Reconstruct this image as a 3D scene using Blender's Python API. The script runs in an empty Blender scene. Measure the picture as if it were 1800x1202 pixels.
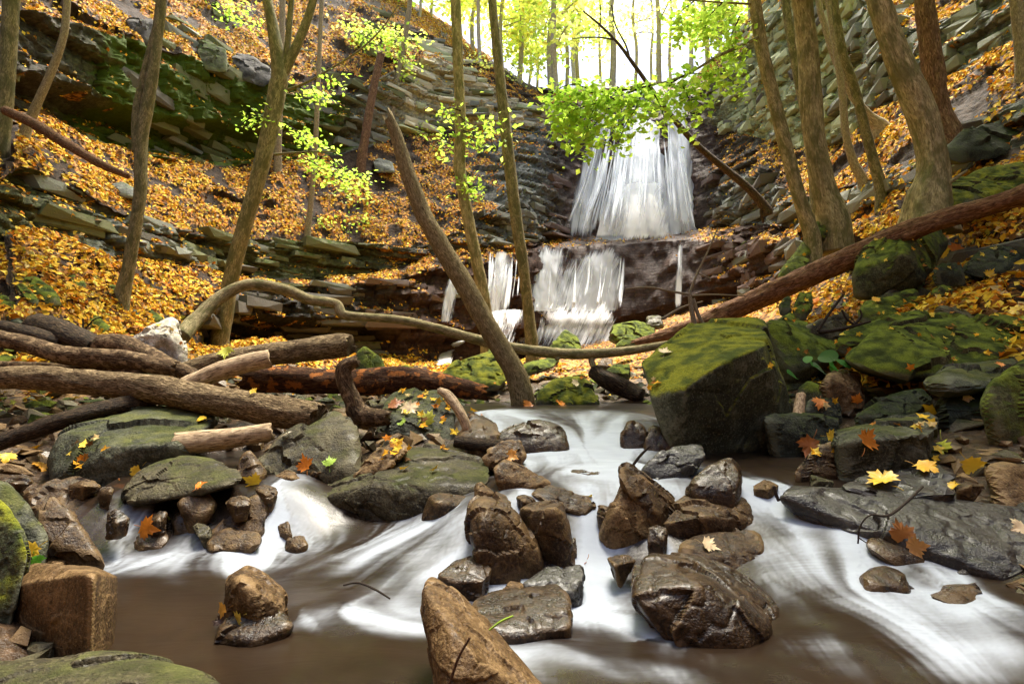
import bpy, bmesh, math, random
import numpy as np
from mathutils import Vector, Matrix

random.seed(7)
rng = np.random.default_rng(7)
SC = bpy.context.scene
COL = SC.collection

# ---------------------------------------------------------------- camera, sky, sun, exposure
F = 1000.0                    # focal length in pixels of the 1800 px wide photograph
HOR = 670.0                   # pixel row of the horizon
PITCH = math.atan((HOR - 601.0) / F)
cam = bpy.data.cameras.new('camera')
cam.lens = 20.0
cam.sensor_width = 36.0
cam.clip_start = 0.05
cam.clip_end = 500.0
cam_ob = bpy.data.objects.new('camera', cam)
COL.objects.link(cam_ob)
cam_ob.rotation_euler = (math.pi / 2 + PITCH, 0, 0)
SC.camera = cam_ob

SUN_EL, SUN_AZ = math.radians(70), math.radians(20)      # azimuth from +Y towards +X
world = bpy.data.worlds.new('World')
SC.world = world
world.use_nodes = True
wn = world.node_tree
wn.nodes.clear()
sky = wn.nodes.new('ShaderNodeTexSky')
sky.sky_type = 'NISHITA'
sky.sun_disc = False
sky.sun_elevation = SUN_EL
sky.sun_rotation = SUN_AZ
sky.air_density = 1.0
sky.dust_density = 4.0
sky.ozone_density = 0.6
bg = wn.nodes.new('ShaderNodeBackground')
bg.inputs['Strength'].default_value = 0.075
wo = wn.nodes.new('ShaderNodeOutputWorld')
wn.links.new(sky.outputs[0], bg.inputs[0])
wn.links.new(bg.outputs[0], wo.inputs[0])

sun = bpy.data.lights.new('sun', 'SUN')
sun.energy = 4.2
sun.angle = math.radians(22)
sun.color = (1.0, 0.93, 0.82)
sun_ob = bpy.data.objects.new('sun', sun)
COL.objects.link(sun_ob)
sdir = Vector((math.sin(SUN_AZ) * math.cos(SUN_EL), math.cos(SUN_AZ) * math.cos(SUN_EL), math.sin(SUN_EL)))
sun_ob.rotation_euler = sdir.to_track_quat('Z', 'Y').to_euler()
sun_ob.location = sdir * 60

SC.view_settings.view_transform = 'Standard'
SC.view_settings.look = 'None'
SC.view_settings.gamma = 1.0
SC.view_settings.exposure = 2.4
SC.cycles.max_bounces = 8
SC.cycles.transparent_max_bounces = 16

# ---------------------------------------------------------------- helpers
_ct, _st = math.cos(PITCH), math.sin(PITCH)

def ray(px, py):
    x, y = (px - 900.0) / F, (601.0 - py) / F
    return np.array([x, _ct - y * _st, _st + y * _ct])      # camera looks along +Y, tilted up by PITCH

def P(px, py, d):
    r = ray(px, py)
    return r * (d / r[1])

def project(V):
    V = np.asarray(V)
    dep = V[:, 1] * _ct + V[:, 2] * _st
    up = -V[:, 1] * _st + V[:, 2] * _ct
    dd = np.where(dep > 0.05, dep, 0.05)
    return 900 + F * V[:, 0] / dd, 601 - F * up / dd, dep

_p = rng.permutation(256)
_perm = np.concatenate([_p, _p, _p])
_g3 = rng.normal(size=(256, 3))
_g3 /= np.linalg.norm(_g3, axis=1)[:, None]

def perlin(Q):
    Q = np.asarray(Q, float)
    i = np.floor(Q).astype(np.int64)
    f = Q - i
    i &= 255
    u = f * f * f * (f * (f * 6 - 15) + 10)
    def gr(dx, dy, dz):
        h = _perm[_perm[_perm[(i[:, 0] + dx) & 255] + ((i[:, 1] + dy) & 255)] + ((i[:, 2] + dz) & 255)]
        g = _g3[h & 255]
        return (f[:, 0] - dx) * g[:, 0] + (f[:, 1] - dy) * g[:, 1] + (f[:, 2] - dz) * g[:, 2]
    a = gr(0, 0, 0) * (1 - u[:, 0]) + gr(1, 0, 0) * u[:, 0]
    b = gr(0, 1, 0) * (1 - u[:, 0]) + gr(1, 1, 0) * u[:, 0]
    c = gr(0, 0, 1) * (1 - u[:, 0]) + gr(1, 0, 1) * u[:, 0]
    e = gr(0, 1, 1) * (1 - u[:, 0]) + gr(1, 1, 1) * u[:, 0]
    ab = a * (1 - u[:, 1]) + b * u[:, 1]
    ce = c * (1 - u[:, 1]) + e * u[:, 1]
    return (ab * (1 - u[:, 2]) + ce * u[:, 2]) * 1.2

def fbm(Q, octv=4, rough=0.5):
    Q = np.asarray(Q, float)
    s, a = np.zeros(len(Q)), 1.0
    for o in range(octv):
        s += a * perlin(Q * (2.03 ** o) + 17.3 * o)
        a *= rough
    return s

def hash01(*k):
    h = np.zeros(np.shape(k[0]), np.int64)
    for n, a in enumerate(k):
        h = (h * 1664525 + np.asarray(a).astype(np.int64) * (22695477 + 2 * n) + 1013904223) & 0x7fffffff
        h ^= h >> 13
    h = (h * 1103515245 + 12345) & 0x7fffffff
    return ((h >> 8) & 0xffff) / 65535.0

def sstep(a, b, x):
    t = np.clip((x - a) / (b - a), 0, 1)
    return t * t * (3 - 2 * t)

def wloc(o):
    s = np.zeros(3)
    while o is not None:
        s = s + np.array(o.location)
        o = o.parent
    return s

def mesh_np(name, V, Fc, mat=None, smooth=True, sharp=None, attrs=None, parent=None, origin=None, mats=None, mat_idx=None):
    """one mesh object from numpy arrays (Fc: n x 3 or n x 4)"""
    V = np.asarray(V, np.float32)
    Fc = np.asarray(Fc, np.int32)
    o = np.zeros(3) if origin is None else np.asarray(origin, float)
    me = bpy.data.meshes.new(name)
    nf, k = Fc.shape
    me.vertices.add(len(V))
    me.vertices.foreach_set('co', (V - o).astype(np.float32).ravel())
    me.loops.add(nf * k)
    me.loops.foreach_set('vertex_index', Fc.ravel())
    me.polygons.add(nf)
    me.polygons.foreach_set('loop_start', np.arange(0, nf * k, k, dtype=np.int32))
    me.polygons.foreach_set('loop_total', np.full(nf, k, np.int32))
    me.polygons.foreach_set('use_smooth', np.full(nf, smooth, bool))
    for an, (typ, arr) in (attrs or {}).items():
        at = me.attributes.new(an, typ, 'POINT')
        arr = np.asarray(arr, np.float32)
        at.data.foreach_set({'FLOAT': 'value', 'FLOAT_VECTOR': 'vector', 'FLOAT_COLOR': 'color'}[typ], arr.ravel())
    for m in ([mat] if mats is None else mats):
        if m:
            me.materials.append(m)
    if mat_idx is not None:
        me.polygons.foreach_set('material_index', np.asarray(mat_idx, np.int32))
    me.update(calc_edges=True)
    if sharp:
        me.set_sharp_from_angle(angle=math.radians(sharp))
    ob = bpy.data.objects.new(name, me)
    COL.objects.link(ob)
    ob.location = o
    if parent is not None:
        ob.parent = parent
        ob.location = o - wloc(parent)
    return ob

def tag(o, label=None, cat=None, group=None, kind=None):
    if label: o['label'] = label
    if cat: o['category'] = cat
    if group: o['group'] = group
    if kind: o['kind'] = kind
    return o

def root(name, loc, label, cat, group=None):
    e = bpy.data.objects.new(name, None)
    e.empty_display_size = 0.2
    COL.objects.link(e)
    e.location = Vector(loc)
    return tag(e, label, cat, group)

# ---------------------------------------------------------------- materials
class NB:
    def __init__(s, name):
        s.m = bpy.data.materials.new(name)
        s.m.use_nodes = True
        s.t = s.m.node_tree
        s.t.nodes.clear()
        s.out = s.t.nodes.new('ShaderNodeOutputMaterial')
    def N(s, typ, **kw):
        n = s.t.nodes.new(typ)
        for k, v in kw.items():
            setattr(n, k, v)
        return n
    def put(s, sock, v):
        if hasattr(v, 'is_output') or isinstance(v, bpy.types.NodeSocket):
            s.t.links.new(v, sock)
        elif isinstance(v, (tuple, list)) and len(v) == 3 and sock.type == 'RGBA':
            sock.default_value = (*v, 1)
        else:
            sock.default_value = v
    def attr(s, name, out='Fac'):
        return s.N('ShaderNodeAttribute', attribute_name=name).outputs[out]
    def pos(s):
        return s.N('ShaderNodeNewGeometry').outputs['Position']
    def mapping(s, vec, scale=(1, 1, 1), rot=(0, 0, 0)):
        n = s.N('ShaderNodeMapping')
        s.put(n.inputs['Vector'], vec)
        n.inputs['Scale'].default_value = scale
        n.inputs['Rotation'].default_value = rot
        return n.outputs[0]
    def noise(s, vec, scale, detail=4, rough=0.55, dist=0.0, out='Fac'):
        n = s.N('ShaderNodeTexNoise')
        s.put(n.inputs['Vector'], vec)
        n.inputs['Scale'].default_value = scale
        n.inputs['Detail'].default_value = detail
        n.inputs['Roughness'].default_value = rough
        n.inputs['Distortion'].default_value = dist
        return n.outputs[out]
    def voro(s, vec, scale, feature='F1', out='Distance', rnd=1.0):
        n = s.N('ShaderNodeTexVoronoi', feature=feature)
        s.put(n.inputs['Vector'], vec)
        n.inputs['Scale'].default_value = scale
        n.inputs['Randomness'].default_value = rnd
        return n.outputs[out]
    def ramp(s, fac, stops, interp='LINEAR'):
        n = s.N('ShaderNodeValToRGB')
        s.put(n.inputs[0], fac)
        cr = n.color_ramp
        cr.interpolation = interp
        while len(cr.elements) < len(stops):
            cr.elements.new(0.5)
        for e, (p, c) in zip(cr.elements, stops):
            e.position = p
            e.color = (*c, 1) if len(c) == 3 else c
        return n.outputs[0]
    def mr(s, v, a, b, c=0.0, d=1.0, smooth=True):
        n = s.N('ShaderNodeMapRange')
        if smooth:
            n.interpolation_type = 'SMOOTHSTEP'
        s.put(n.inputs[0], v)
        for i, x in enumerate((a, b, c, d)):
            s.put(n.inputs[i + 1], x)
        return n.outputs[0]
    def mix(s, fac, a, b, mode='MIX'):
        n = s.N('ShaderNodeMix', data_type='RGBA', blend_type=mode)
        s.put(n.inputs[0], fac)
        s.put(n.inputs[6], a)
        s.put(n.inputs[7], b)
        return n.outputs[2]
    def math(s, op, a, b=0.0, c=0.0, clamp=False):
        n = s.N('ShaderNodeMath', operation=op, use_clamp=clamp)
        for i, x in enumerate((a, b, c)):
            s.put(n.inputs[i], x)
        return n.outputs[0]
    def nz(s):
        n = s.N('ShaderNodeSeparateXYZ')
        s.t.links.new(s.N('ShaderNodeNewGeometry').outputs['Normal'], n.inputs[0])
        return n.outputs[2]
    def bump(s, h, strength=0.5, dist=0.02, normal=None):
        n = s.N('ShaderNodeBump')
        n.inputs['Strength'].default_value = strength
        n.inputs['Distance'].default_value = dist
        s.put(n.inputs['Height'], h)
        if normal is not None:
            s.t.links.new(normal, n.inputs['Normal'])
        return n.outputs[0]
    def bsdf(s, color, rough=0.7, normal=None, spec=0.5, **kw):
        n = s.N('ShaderNodeBsdfPrincipled')
        s.put(n.inputs['Base Color'], color)
        s.put(n.inputs['Roughness'], rough)
        s.put(n.inputs['Specular IOR Level'], spec)
        for k, v in kw.items():
            s.put(n.inputs[k], v)
        if normal is not None:
            s.t.links.new(normal, n.inputs['Normal'])
        return n.outputs[0]
    def done(s, shader):
        s.t.links.new(shader, s.out.inputs['Surface'])
        return s.m

def rock_mat(name, dark, mid, light, rough=0.75, moss=0.0, mosscol=((0.03, 0.05, 0.006), (0.12, 0.15, 0.014)),
             wet=0.0, sc=1.0, bump=0.7, spec=0.16, mossbias=0.0):
    b = NB(name)
    p = b.pos()
    n1 = b.noise(p, 2.2 * sc, 6, 0.6, 0.4)
    n2 = b.noise(p, 14 * sc, 6, 0.65)
    n3 = b.noise(p, 60 * sc, 3, 0.6)
    lay = b.noise(b.mapping(p, (2.5 * sc, 2.5 * sc, 22 * sc), (0.12, 0.08, 0)), 1.0, 4, 0.6)
    f = b.math('ADD', b.math('MULTIPLY', n1, 0.55), b.math('MULTIPLY', n2, 0.45))
    col = b.ramp(f, [(0.36, dark), (0.5, mid), (0.66, light)])
    col = b.mix(b.mr(n3, 0.54, 0.68, 0, 0.6), col, light)
    col = b.mix(b.mr(n3, 0.46, 0.33, 0, 0.7), col, dark)
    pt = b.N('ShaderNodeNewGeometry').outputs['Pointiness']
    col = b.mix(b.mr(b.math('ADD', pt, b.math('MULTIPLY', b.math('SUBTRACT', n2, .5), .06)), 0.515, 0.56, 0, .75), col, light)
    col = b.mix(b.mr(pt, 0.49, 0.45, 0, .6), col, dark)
    crk = b.voro(b.mapping(p, (1, 1, 1.8)), 3.0 * sc, 'DISTANCE_TO_EDGE')
    crk = b.mr(b.math('ADD', crk, b.math('MULTIPLY', n2, 0.04)), 0.015, 0.045)
    h = b.math('ADD', b.math('MULTIPLY', n2, 0.7), b.math('MULTIPLY', n3, 0.4))
    h = b.math('ADD', h, b.math('MULTIPLY', lay, 0.3))
    h = b.math('ADD', h, b.math('MULTIPLY', crk, 0.06))
    pit = b.mr(b.voro(p, 38 * sc), 0.1, 0.32)
    h = b.math('ADD', h, b.math('MULTIPLY', pit, 0.1))
    nor = b.bump(h, bump, 0.028 / sc)
    rg = b.mr(n2, 0.3, 0.7, rough - 0.12, min(1.0, rough + 0.15))
    if moss > 0:
        mn = b.noise(p, 3.1 * sc, 5, 0.6)
        mf = b.noise(p, 85 * sc, 3, 0.7)
        up = b.math('ADD', b.math('MULTIPLY', b.nz(), 0.55), b.math('MULTIPLY', mn, 1.1))
        up = b.math('ADD', up, b.math('MULTIPLY', n2, 0.25))
        mask = b.mr(up, 1.35 - moss - mossbias, 1.68 - moss - mossbias)
        mcol = b.mix(b.mr(b.noise(p, 6 * sc, 3), 0.35, 0.65), mosscol[0], mosscol[1])
        mcol = b.mix(b.mr(mf, 0.35, 0.65, 0, 0.5), mcol, (0.02, 0.03, 0.006))
        col = b.mix(mask, col, mcol)
        rg = b.mix(mask, rg, (0.95, 0.95, 0.95))
        nor = b.bump(b.math('MULTIPLY', mf, mask), 0.6, 0.012, nor)
    kw = {}
    if wet > 0:
        kw = {'Coat Weight': wet * .4, 'Coat Roughness': 0.2}
    return b.done(b.bsdf(col, rg, nor, spec, **kw))

def bark_mat(name, dark, mid, light, ridge=14.0, bump=0.8, rough=0.85, spots=None, mossy=None, base=None):
    """bark attr: (cos, sin, metres along the stem)"""
    b = NB(name)
    v = b.attr('bark', 'Vector')
    st = b.noise(b.mapping(v, (ridge * 0.5, ridge * 0.5, ridge * 0.22)), 1.0, 6, 0.62, 0.6)
    big = b.noise(b.mapping(v, (1.2, 1.2, 2.2)), 1.0, 4, 0.6)
    ring = b.noise(b.mapping(v, (0.7, 0.7, 26)), 1.0, 3, 0.6)
    fine = b.noise(b.mapping(v, (ridge * 1.6, ridge * 1.6, ridge * 0.5)), 1.0, 4, 0.6)
    st = b.math('ADD', b.math('MULTIPLY', st, .68), b.math('MULTIPLY', fine, .32))
    col = b.ramp(st, [(0.39, dark), (0.5, mid), (0.62, light)])
    col = b.mix(b.mr(big, 0.4, 0.68, 0, 0.65), col, b.mix(0.5, mid, dark))
    if spots:
        col = b.mix(b.mr(big, 0.52, 0.6), col, b.mix(st, spots, light))
    col = b.mix(b.mr(ring, 0.62, 0.72, 0, 0.35), col, dark)
    if mossy:
        mk = b.mr(b.noise(b.mapping(v, (1.1, 1.1, 0.8)), 1.0, 5, 0.6), 0.45, 0.6, 0, 0.75)
        col = b.mix(mk, col, mossy)
    if base:
        col = b.mix(b.attr('rot'), col, b.mix(st, base, dark))
    h = b.math('ADD', st, b.math('MULTIPLY', ring, 0.18))
    return b.done(b.bsdf(col, rough, b.bump(h, bump, 0.03), 0.12))

def leaf_mat(name, trans=0.4, rough=0.55, spec=0.35):
    b = NB(name)
    c = b.attr('col', 'Color')
    pr = b.bsdf(c, rough, None, spec)
    tr = b.N('ShaderNodeBsdfTranslucent')
    b.put(tr.inputs[0], c)
    mx = b.N('ShaderNodeMixShader')
    mx.inputs[0].default_value = trans
    b.t.links.new(pr, mx.inputs[1])
    b.t.links.new(tr.outputs[0], mx.inputs[2])
    return b.done(mx.outputs[0])

M = {}
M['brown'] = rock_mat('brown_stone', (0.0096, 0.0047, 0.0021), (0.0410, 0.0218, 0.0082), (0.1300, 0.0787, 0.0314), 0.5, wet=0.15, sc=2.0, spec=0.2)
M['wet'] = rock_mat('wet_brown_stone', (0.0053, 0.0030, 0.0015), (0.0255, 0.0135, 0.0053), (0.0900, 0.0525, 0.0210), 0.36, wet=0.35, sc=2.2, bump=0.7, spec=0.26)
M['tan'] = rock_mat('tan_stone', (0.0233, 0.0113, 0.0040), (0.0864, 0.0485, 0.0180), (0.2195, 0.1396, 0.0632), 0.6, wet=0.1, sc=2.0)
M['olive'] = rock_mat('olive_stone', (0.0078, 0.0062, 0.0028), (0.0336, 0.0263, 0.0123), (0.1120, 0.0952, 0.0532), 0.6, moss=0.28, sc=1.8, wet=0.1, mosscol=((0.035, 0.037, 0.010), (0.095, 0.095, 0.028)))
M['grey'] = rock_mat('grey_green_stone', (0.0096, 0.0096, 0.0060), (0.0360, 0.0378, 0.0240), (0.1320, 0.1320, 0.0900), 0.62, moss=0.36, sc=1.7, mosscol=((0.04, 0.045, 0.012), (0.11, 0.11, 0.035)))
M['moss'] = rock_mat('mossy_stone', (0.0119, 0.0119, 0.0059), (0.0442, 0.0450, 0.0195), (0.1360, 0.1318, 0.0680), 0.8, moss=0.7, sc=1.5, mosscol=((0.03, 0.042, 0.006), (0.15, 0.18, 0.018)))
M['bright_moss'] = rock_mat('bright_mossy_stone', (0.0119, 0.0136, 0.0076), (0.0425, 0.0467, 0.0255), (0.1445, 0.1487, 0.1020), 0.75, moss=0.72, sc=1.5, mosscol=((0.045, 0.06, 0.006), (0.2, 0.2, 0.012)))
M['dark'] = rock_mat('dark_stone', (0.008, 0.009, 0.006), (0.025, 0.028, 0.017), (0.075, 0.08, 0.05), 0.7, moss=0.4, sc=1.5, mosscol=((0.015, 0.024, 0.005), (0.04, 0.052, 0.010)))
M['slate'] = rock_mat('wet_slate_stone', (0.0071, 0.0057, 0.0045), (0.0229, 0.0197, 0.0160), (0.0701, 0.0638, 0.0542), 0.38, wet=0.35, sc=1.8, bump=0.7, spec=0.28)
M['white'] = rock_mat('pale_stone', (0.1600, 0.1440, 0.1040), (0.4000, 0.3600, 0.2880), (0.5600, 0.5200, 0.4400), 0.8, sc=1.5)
# cliff slabs
M['c_dark'] = rock_mat('dark_ledge_stone', (0.014, 0.012, 0.010), (0.042, 0.037, 0.032), (0.11, 0.1, 0.085), 0.75, moss=0.25, sc=1.5, bump=1.0)
M['c_grey'] = rock_mat('grey_ledge_stone', (0.025, 0.026, 0.022), (0.08, 0.085, 0.073), (0.19, 0.195, 0.165), 0.75, moss=0.3, sc=1.5, bump=1.0)
M['c_olive'] = rock_mat('olive_ledge_stone', (0.015, 0.016, 0.008), (0.055, 0.057, 0.028), (0.15, 0.155, 0.08), 0.8, moss=0.6, sc=1.5, bump=1.0, mosscol=((0.03, 0.045, 0.006), (0.07, 0.1, 0.015)))
M['c_pale'] = rock_mat('pale_ledge_stone', (0.12, 0.1, 0.06), (0.33, 0.29, 0.19), (0.52, 0.47, 0.34), 0.85, sc=1.5, bump=1.0)
M['c_green'] = rock_mat('lichen_ledge_stone', (0.09, 0.1, 0.05), (0.22, 0.24, 0.13), (0.38, 0.4, 0.24), 0.85, moss=0.4, sc=1.5, bump=1.0, mosscol=((0.06, 0.09, 0.012), (0.14, 0.18, 0.03)))
M['c_brown'] = rock_mat('wet_red_brown_stone', (0.02, 0.011, 0.009), (0.06, 0.035, 0.028), (0.13, 0.09, 0.075), 0.4, wet=0.45, sc=0.8)
# wood
M['maple'] = bark_mat('smooth_maple_bark', (0.11, 0.088, 0.042), (0.31, 0.25, 0.13), (0.5, 0.42, 0.245), 15, 0.55, mossy=(0.1, 0.095, 0.035))
M['maple_dark'] = bark_mat('grey_maple_bark', (0.065, 0.053, 0.028), (0.19, 0.157, 0.085), (0.37, 0.31, 0.185), 17, 0.65, mossy=(0.07, 0.07, 0.03))
M['maple_pale'] = bark_mat('pale_maple_bark', (0.1, 0.075, 0.05), (0.25, 0.2, 0.135), (0.42, 0.34, 0.24), 14, 0.5)
M['shaggy'] = bark_mat('shaggy_red_bark', (0.05, 0.025, 0.015), (0.16, 0.09, 0.055), (0.32, 0.2, 0.13), 15, 1.0)
M['far_bark'] = bark_mat('pale_far_bark', (0.25, 0.2, 0.14), (0.45, 0.38, 0.28), (0.62, 0.55, 0.43), 10, 0.3)  # paler than near bark: hazy background glow put into the colour
M['furrow'] = bark_mat('furrowed_bark', (0.022, 0.013, 0.007), (0.19, 0.13, 0.068), (0.5, 0.37, 0.21), 19, 1.0)
M['snag'] = bark_mat('furrowed_snag_bark', (0.06, 0.043, 0.018), (0.24, 0.18, 0.085), (0.45, 0.355, 0.19), 20, 0.9, base=(0.17, 0.075, 0.035))
M['darkbark'] = bark_mat('dark_wet_bark', (0.008, 0.006, 0.004), (0.045, 0.028, 0.016), (0.16, 0.105, 0.06), 14, 1.0, rough=0.6)
M['barkpatch'] = bark_mat('peeling_log_bark', (0.02, 0.012, 0.007), (0.085, 0.052, 0.027), (0.24, 0.16, 0.09), 12, 0.8, spots=(0.26, 0.18, 0.1))
M['bare'] = bark_mat('bare_pale_wood', (0.06, 0.035, 0.02), (0.42, 0.3, 0.18), (0.6, 0.46, 0.3), 9, 0.3, rough=0.7)
M['deadred'] = bark_mat('dead_red_wood', (0.04, 0.018, 0.01), (0.17, 0.085, 0.045), (0.34, 0.19, 0.11), 14, 0.8)
M['rotten'] = bark_mat('rotten_orange_wood', (0.02, 0.008, 0.004), (0.06, 0.025, 0.012), (0.16, 0.08, 0.035), 13, 1.0, spots=(0.5, 0.15, 0.02))
M['twig'] = bark_mat('dark_twig_bark', (0.012, 0.009, 0.007), (0.035, 0.026, 0.02), (0.08, 0.06, 0.045), 10, 0.3)
M['green_blade'] = bark_mat('green_grass_blade', (.12, .25, .02), (.25, .4, .04), (.4, .5, .06), 6, .1)
M['litter'] = leaf_mat('leaf_litter_leaf', 0.12, 0.7, 0.08)
M['leaf'] = leaf_mat('fallen_maple_leaf', 0.15, 0.4)
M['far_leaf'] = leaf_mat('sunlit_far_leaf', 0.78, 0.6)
M['green'] = leaf_mat('green_maple_leaf', 0.62, 0.5)

# ---------------------------------------------------------------- stream: water level as a smooth surface through measured points
def at_z(px, py, z):
    r = ray(px, py)
    return r * (z / r[2])

WPTS = [(100, 1050, -.6), (300, 985, -.6), (300, 1150, -.6), (600, 975, -.598), (600, 1100, -.6), (720, 1010, -.598), (-200, 1100, -.6),
        (1000, 1150, -.605), (1100, 1195, -.61), (1300, 1195, -.612), (1500, 1190, -.615), (1800, 1190, -.62), (1450, 1090, -.592),
        (1620, 1090, -.6), (1800, 1140, -.6), (1450, 985, -.557), (1550, 965, -.54), (1650, 1005, -.572), (1400, 912, -.497), (1500, 930, -.502),
        (1380, 862, -.44), (950, 800, -.385), (1100, 806, -.387), (1250, 792, -.385), (1400, 792, -.385), (1450, 812, -.39), (1000, 835, -.4),
        (1200, 852, -.415), (1050, 872, -.44), (1040, 975, -.595), (900, 880, -.43), (860, 1010, -.595), (500, 868, -.445), (520, 955, -.594),
        (200, 835, -.42), (80, 842, -.42), (400, 802, -.4), (225, 876, -.455), (225, 972, -.6), (170, 880, -.46), (340, 972, -.6), (100, 985, -.6),
        (900, 745, -.262), (1000, 748, -.285), (1150, 745, -.27), (1000, 772, -.335), (930, 772, -.335), (1100, 772, -.33), (900, 716, -.235), (1100, 716, -.235),
        (1000, 708, -.23), (600, 830, -.43), (760, 830, -.43), (690, 930, -.57)]
WX = np.array([at_z(a, b_, z) for a, b_, z in WPTS])

class TPS:
    def __init__(s, X, z, lam=1e-3):
        s.X = X
        n = len(X)
        K = s.k(X, X) + lam * np.eye(n)
        Pm = np.c_[np.ones(n), X]
        A = np.block([[K, Pm], [Pm.T, np.zeros((3, 3))]])
        s.w = np.linalg.solve(A, np.r_[z, 0, 0, 0])
    @staticmethod
    def k(A, B):
        d2 = ((A[:, None, :] - B[None, :, :]) ** 2).sum(2) + 1e-9
        return 0.5 * d2 * np.log(d2)
    def __call__(s, Q):
        out = np.empty(len(Q))
        for i in range(0, len(Q), 20000):
            q = Q[i:i + 20000]
            out[i:i + 20000] = s.k(q, s.X) @ s.w[:-3] + s.w[-3] + q @ s.w[-2:]
        return out

water_z = TPS(WX[:, :2], WX[:, 2], 4e-3)

# ---------------------------------------------------------------- ground sheet (stream bed, banks, valley floor up to the falls)
GP = [P(*a) for a in [(0, 740, 3.6), (-250, 760, 3.4), (300, 720, 4.4), (600, 710, 4.8), (820, 715, 5.8), (0, 630, 5.2), (300, 632, 6.8), (430, 640, 8.5),
      (560, 655, 9), (700, 662, 9.5), (760, 668, 8), (900, 655, 10), (1000, 640, 14), (1000, 622, 18.5), (750, 655, 15), (1100, 640, 12), (1130, 690, 6.6), (1000, 692, 6.8),
      (880, 698, 6.6), (1060, 660, 8.5), (1200, 600, 14), (1300, 565, 12), (1400, 530, 10), (1500, 570, 7), (1400, 645, 5.6), (1250, 640, 7), (1420, 700, 4.1), (1520, 710, 3.7), (1650, 660, 4.0),
      (1800, 580, 4.4), (1700, 490, 6.2), (1800, 745, 2.9), (1650, 790, 2.75), (1480, 800, 2.95), (1750, 870, 2.25), (1850, 960, 1.85), (1880, 1070, 1.45),
      (0, 850, 2.35), (-150, 880, 2.0), (-400, 700, 4), (2100, 640, 3.2), (2200, 860, 2.0), (300, 860, 2.45), (450, 840, 2.6), (620, 815, 2.75), (500, 780, 3.2), (350, 780, 3.2), (180, 770, 3.3), (750, 770, 3.3), (0, 1010, 1.55), (-100, 1120, 1.2), (850, 770, 3.3), (1200, 560, 17), (850, 640, 18)]]
GP += [np.array(a, float) for a in [(-3, -2, -.5), (0, -2, -.72), (3, -2, -.5), (-3, 0, -.5), (3, 0, -.5), (-6, -2, .2), (6, -2, .3), (-6, -12, .2), (6, -12, .3), (0, -8, -.8), (0, -14, -.8), (-3, -9, -.5), (3, -9, -.5), (0, .3, -.72), (-1.3, .6, -.72), (1.3, .6, -.72)]]
GP += [np.array([x, y, z - .11]) for x, y, z in WX]
GP = np.array(GP)
ground_tps = TPS(GP[:, :2], GP[:, 2], 5e-4)

def grid_faces(nu, nv):
    i, j = np.meshgrid(np.arange(nu - 1), np.arange(nv - 1), indexing='ij')
    a = (i * nv + j).ravel()
    return np.c_[a, a + nv, a + nv + 1, a + 1]

ys = np.concatenate([np.linspace(-15, .7, 40)[:-1], np.geomspace(.7, 21, 300)])
xs = np.linspace(-1, 1, 300)
Yg, Tg = np.meshgrid(ys, xs, indexing='ij')
halfw = 3.2 + 3.5 * sstep(.6, -2, Yg) + np.maximum(Yg, 0) * 0.42
Xg = Tg * halfw + 0.6 + Yg * 0.05
G = np.c_[Xg.ravel(), Yg.ravel()]
zg = ground_tps(G)
inw = (G[:, 1] < 7.5)
wz = np.full(len(G), -9.0)
wz[inw] = water_z(G[inw])
rel = np.where(inw, zg - wz, 1.0)
q3 = np.c_[G, np.zeros(len(G))]
am = np.clip(G[:, 1] * 0.012, 0.012, 0.14)
zg = zg + am * fbm(q3 * 2.2, 4) + 0.012 * fbm(q3 * 16, 3)
GV = np.c_[G, zg]

b = NB('forest_floor')
p = b.pos()
n1 = b.noise(p, 3.0, 6, 0.6)
n2 = b.noise(p, 26, 5, 0.65)
col = b.ramp(n2, [(0.3, (0.012, 0.008, 0.005)), (0.52, (0.045, 0.027, 0.015)), (0.72, (0.13, 0.08, 0.045))])
vc = b.voro(p, 16, 'F1', 'Color')
vs = b.N('ShaderNodeSeparateColor')
b.t.links.new(vc, vs.inputs[0])
lcol = b.ramp(vs.outputs[0], [(0.0, (0.05, 0.025, 0.012)), (0.35, (0.16, 0.075, 0.022)), (0.6, (0.33, 0.15, 0.03)), (0.85, (0.4, 0.22, 0.06)), (1.0, (0.22, 0.13, 0.07))])
lm = b.math('MULTIPLY', b.attr('leaf'), b.mr(b.math('ADD', n1, b.math('MULTIPLY', vs.outputs[1], 0.35)), 0.5, 0.62))
col = b.mix(lm, col, lcol)
rg = b.mix(b.attr('leaf'), (0.3, 0.3, 0.3), (0.85, 0.85, 0.85))
hh = b.math('ADD', b.math('MULTIPLY', n2, 0.6), b.math('MULTIPLY', vs.outputs[2], 0.3))
M['floor'] = b.done(b.bsdf(col, rg, b.bump(hh, 0.8, 0.03), 0.14))
leafg = sstep(0.1, 0.3, rel) * np.maximum(sstep(3.4, 4.6, G[:, 1]), .8 * sstep(2.0, 2.6, np.abs(G[:, 0] - .3)))
ground = mesh_np('ground', GV, grid_faces(len(ys), len(xs)), M['floor'], attrs={'leaf': ('FLOAT', leafg)})
tag(ground, kind='structure')

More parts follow.
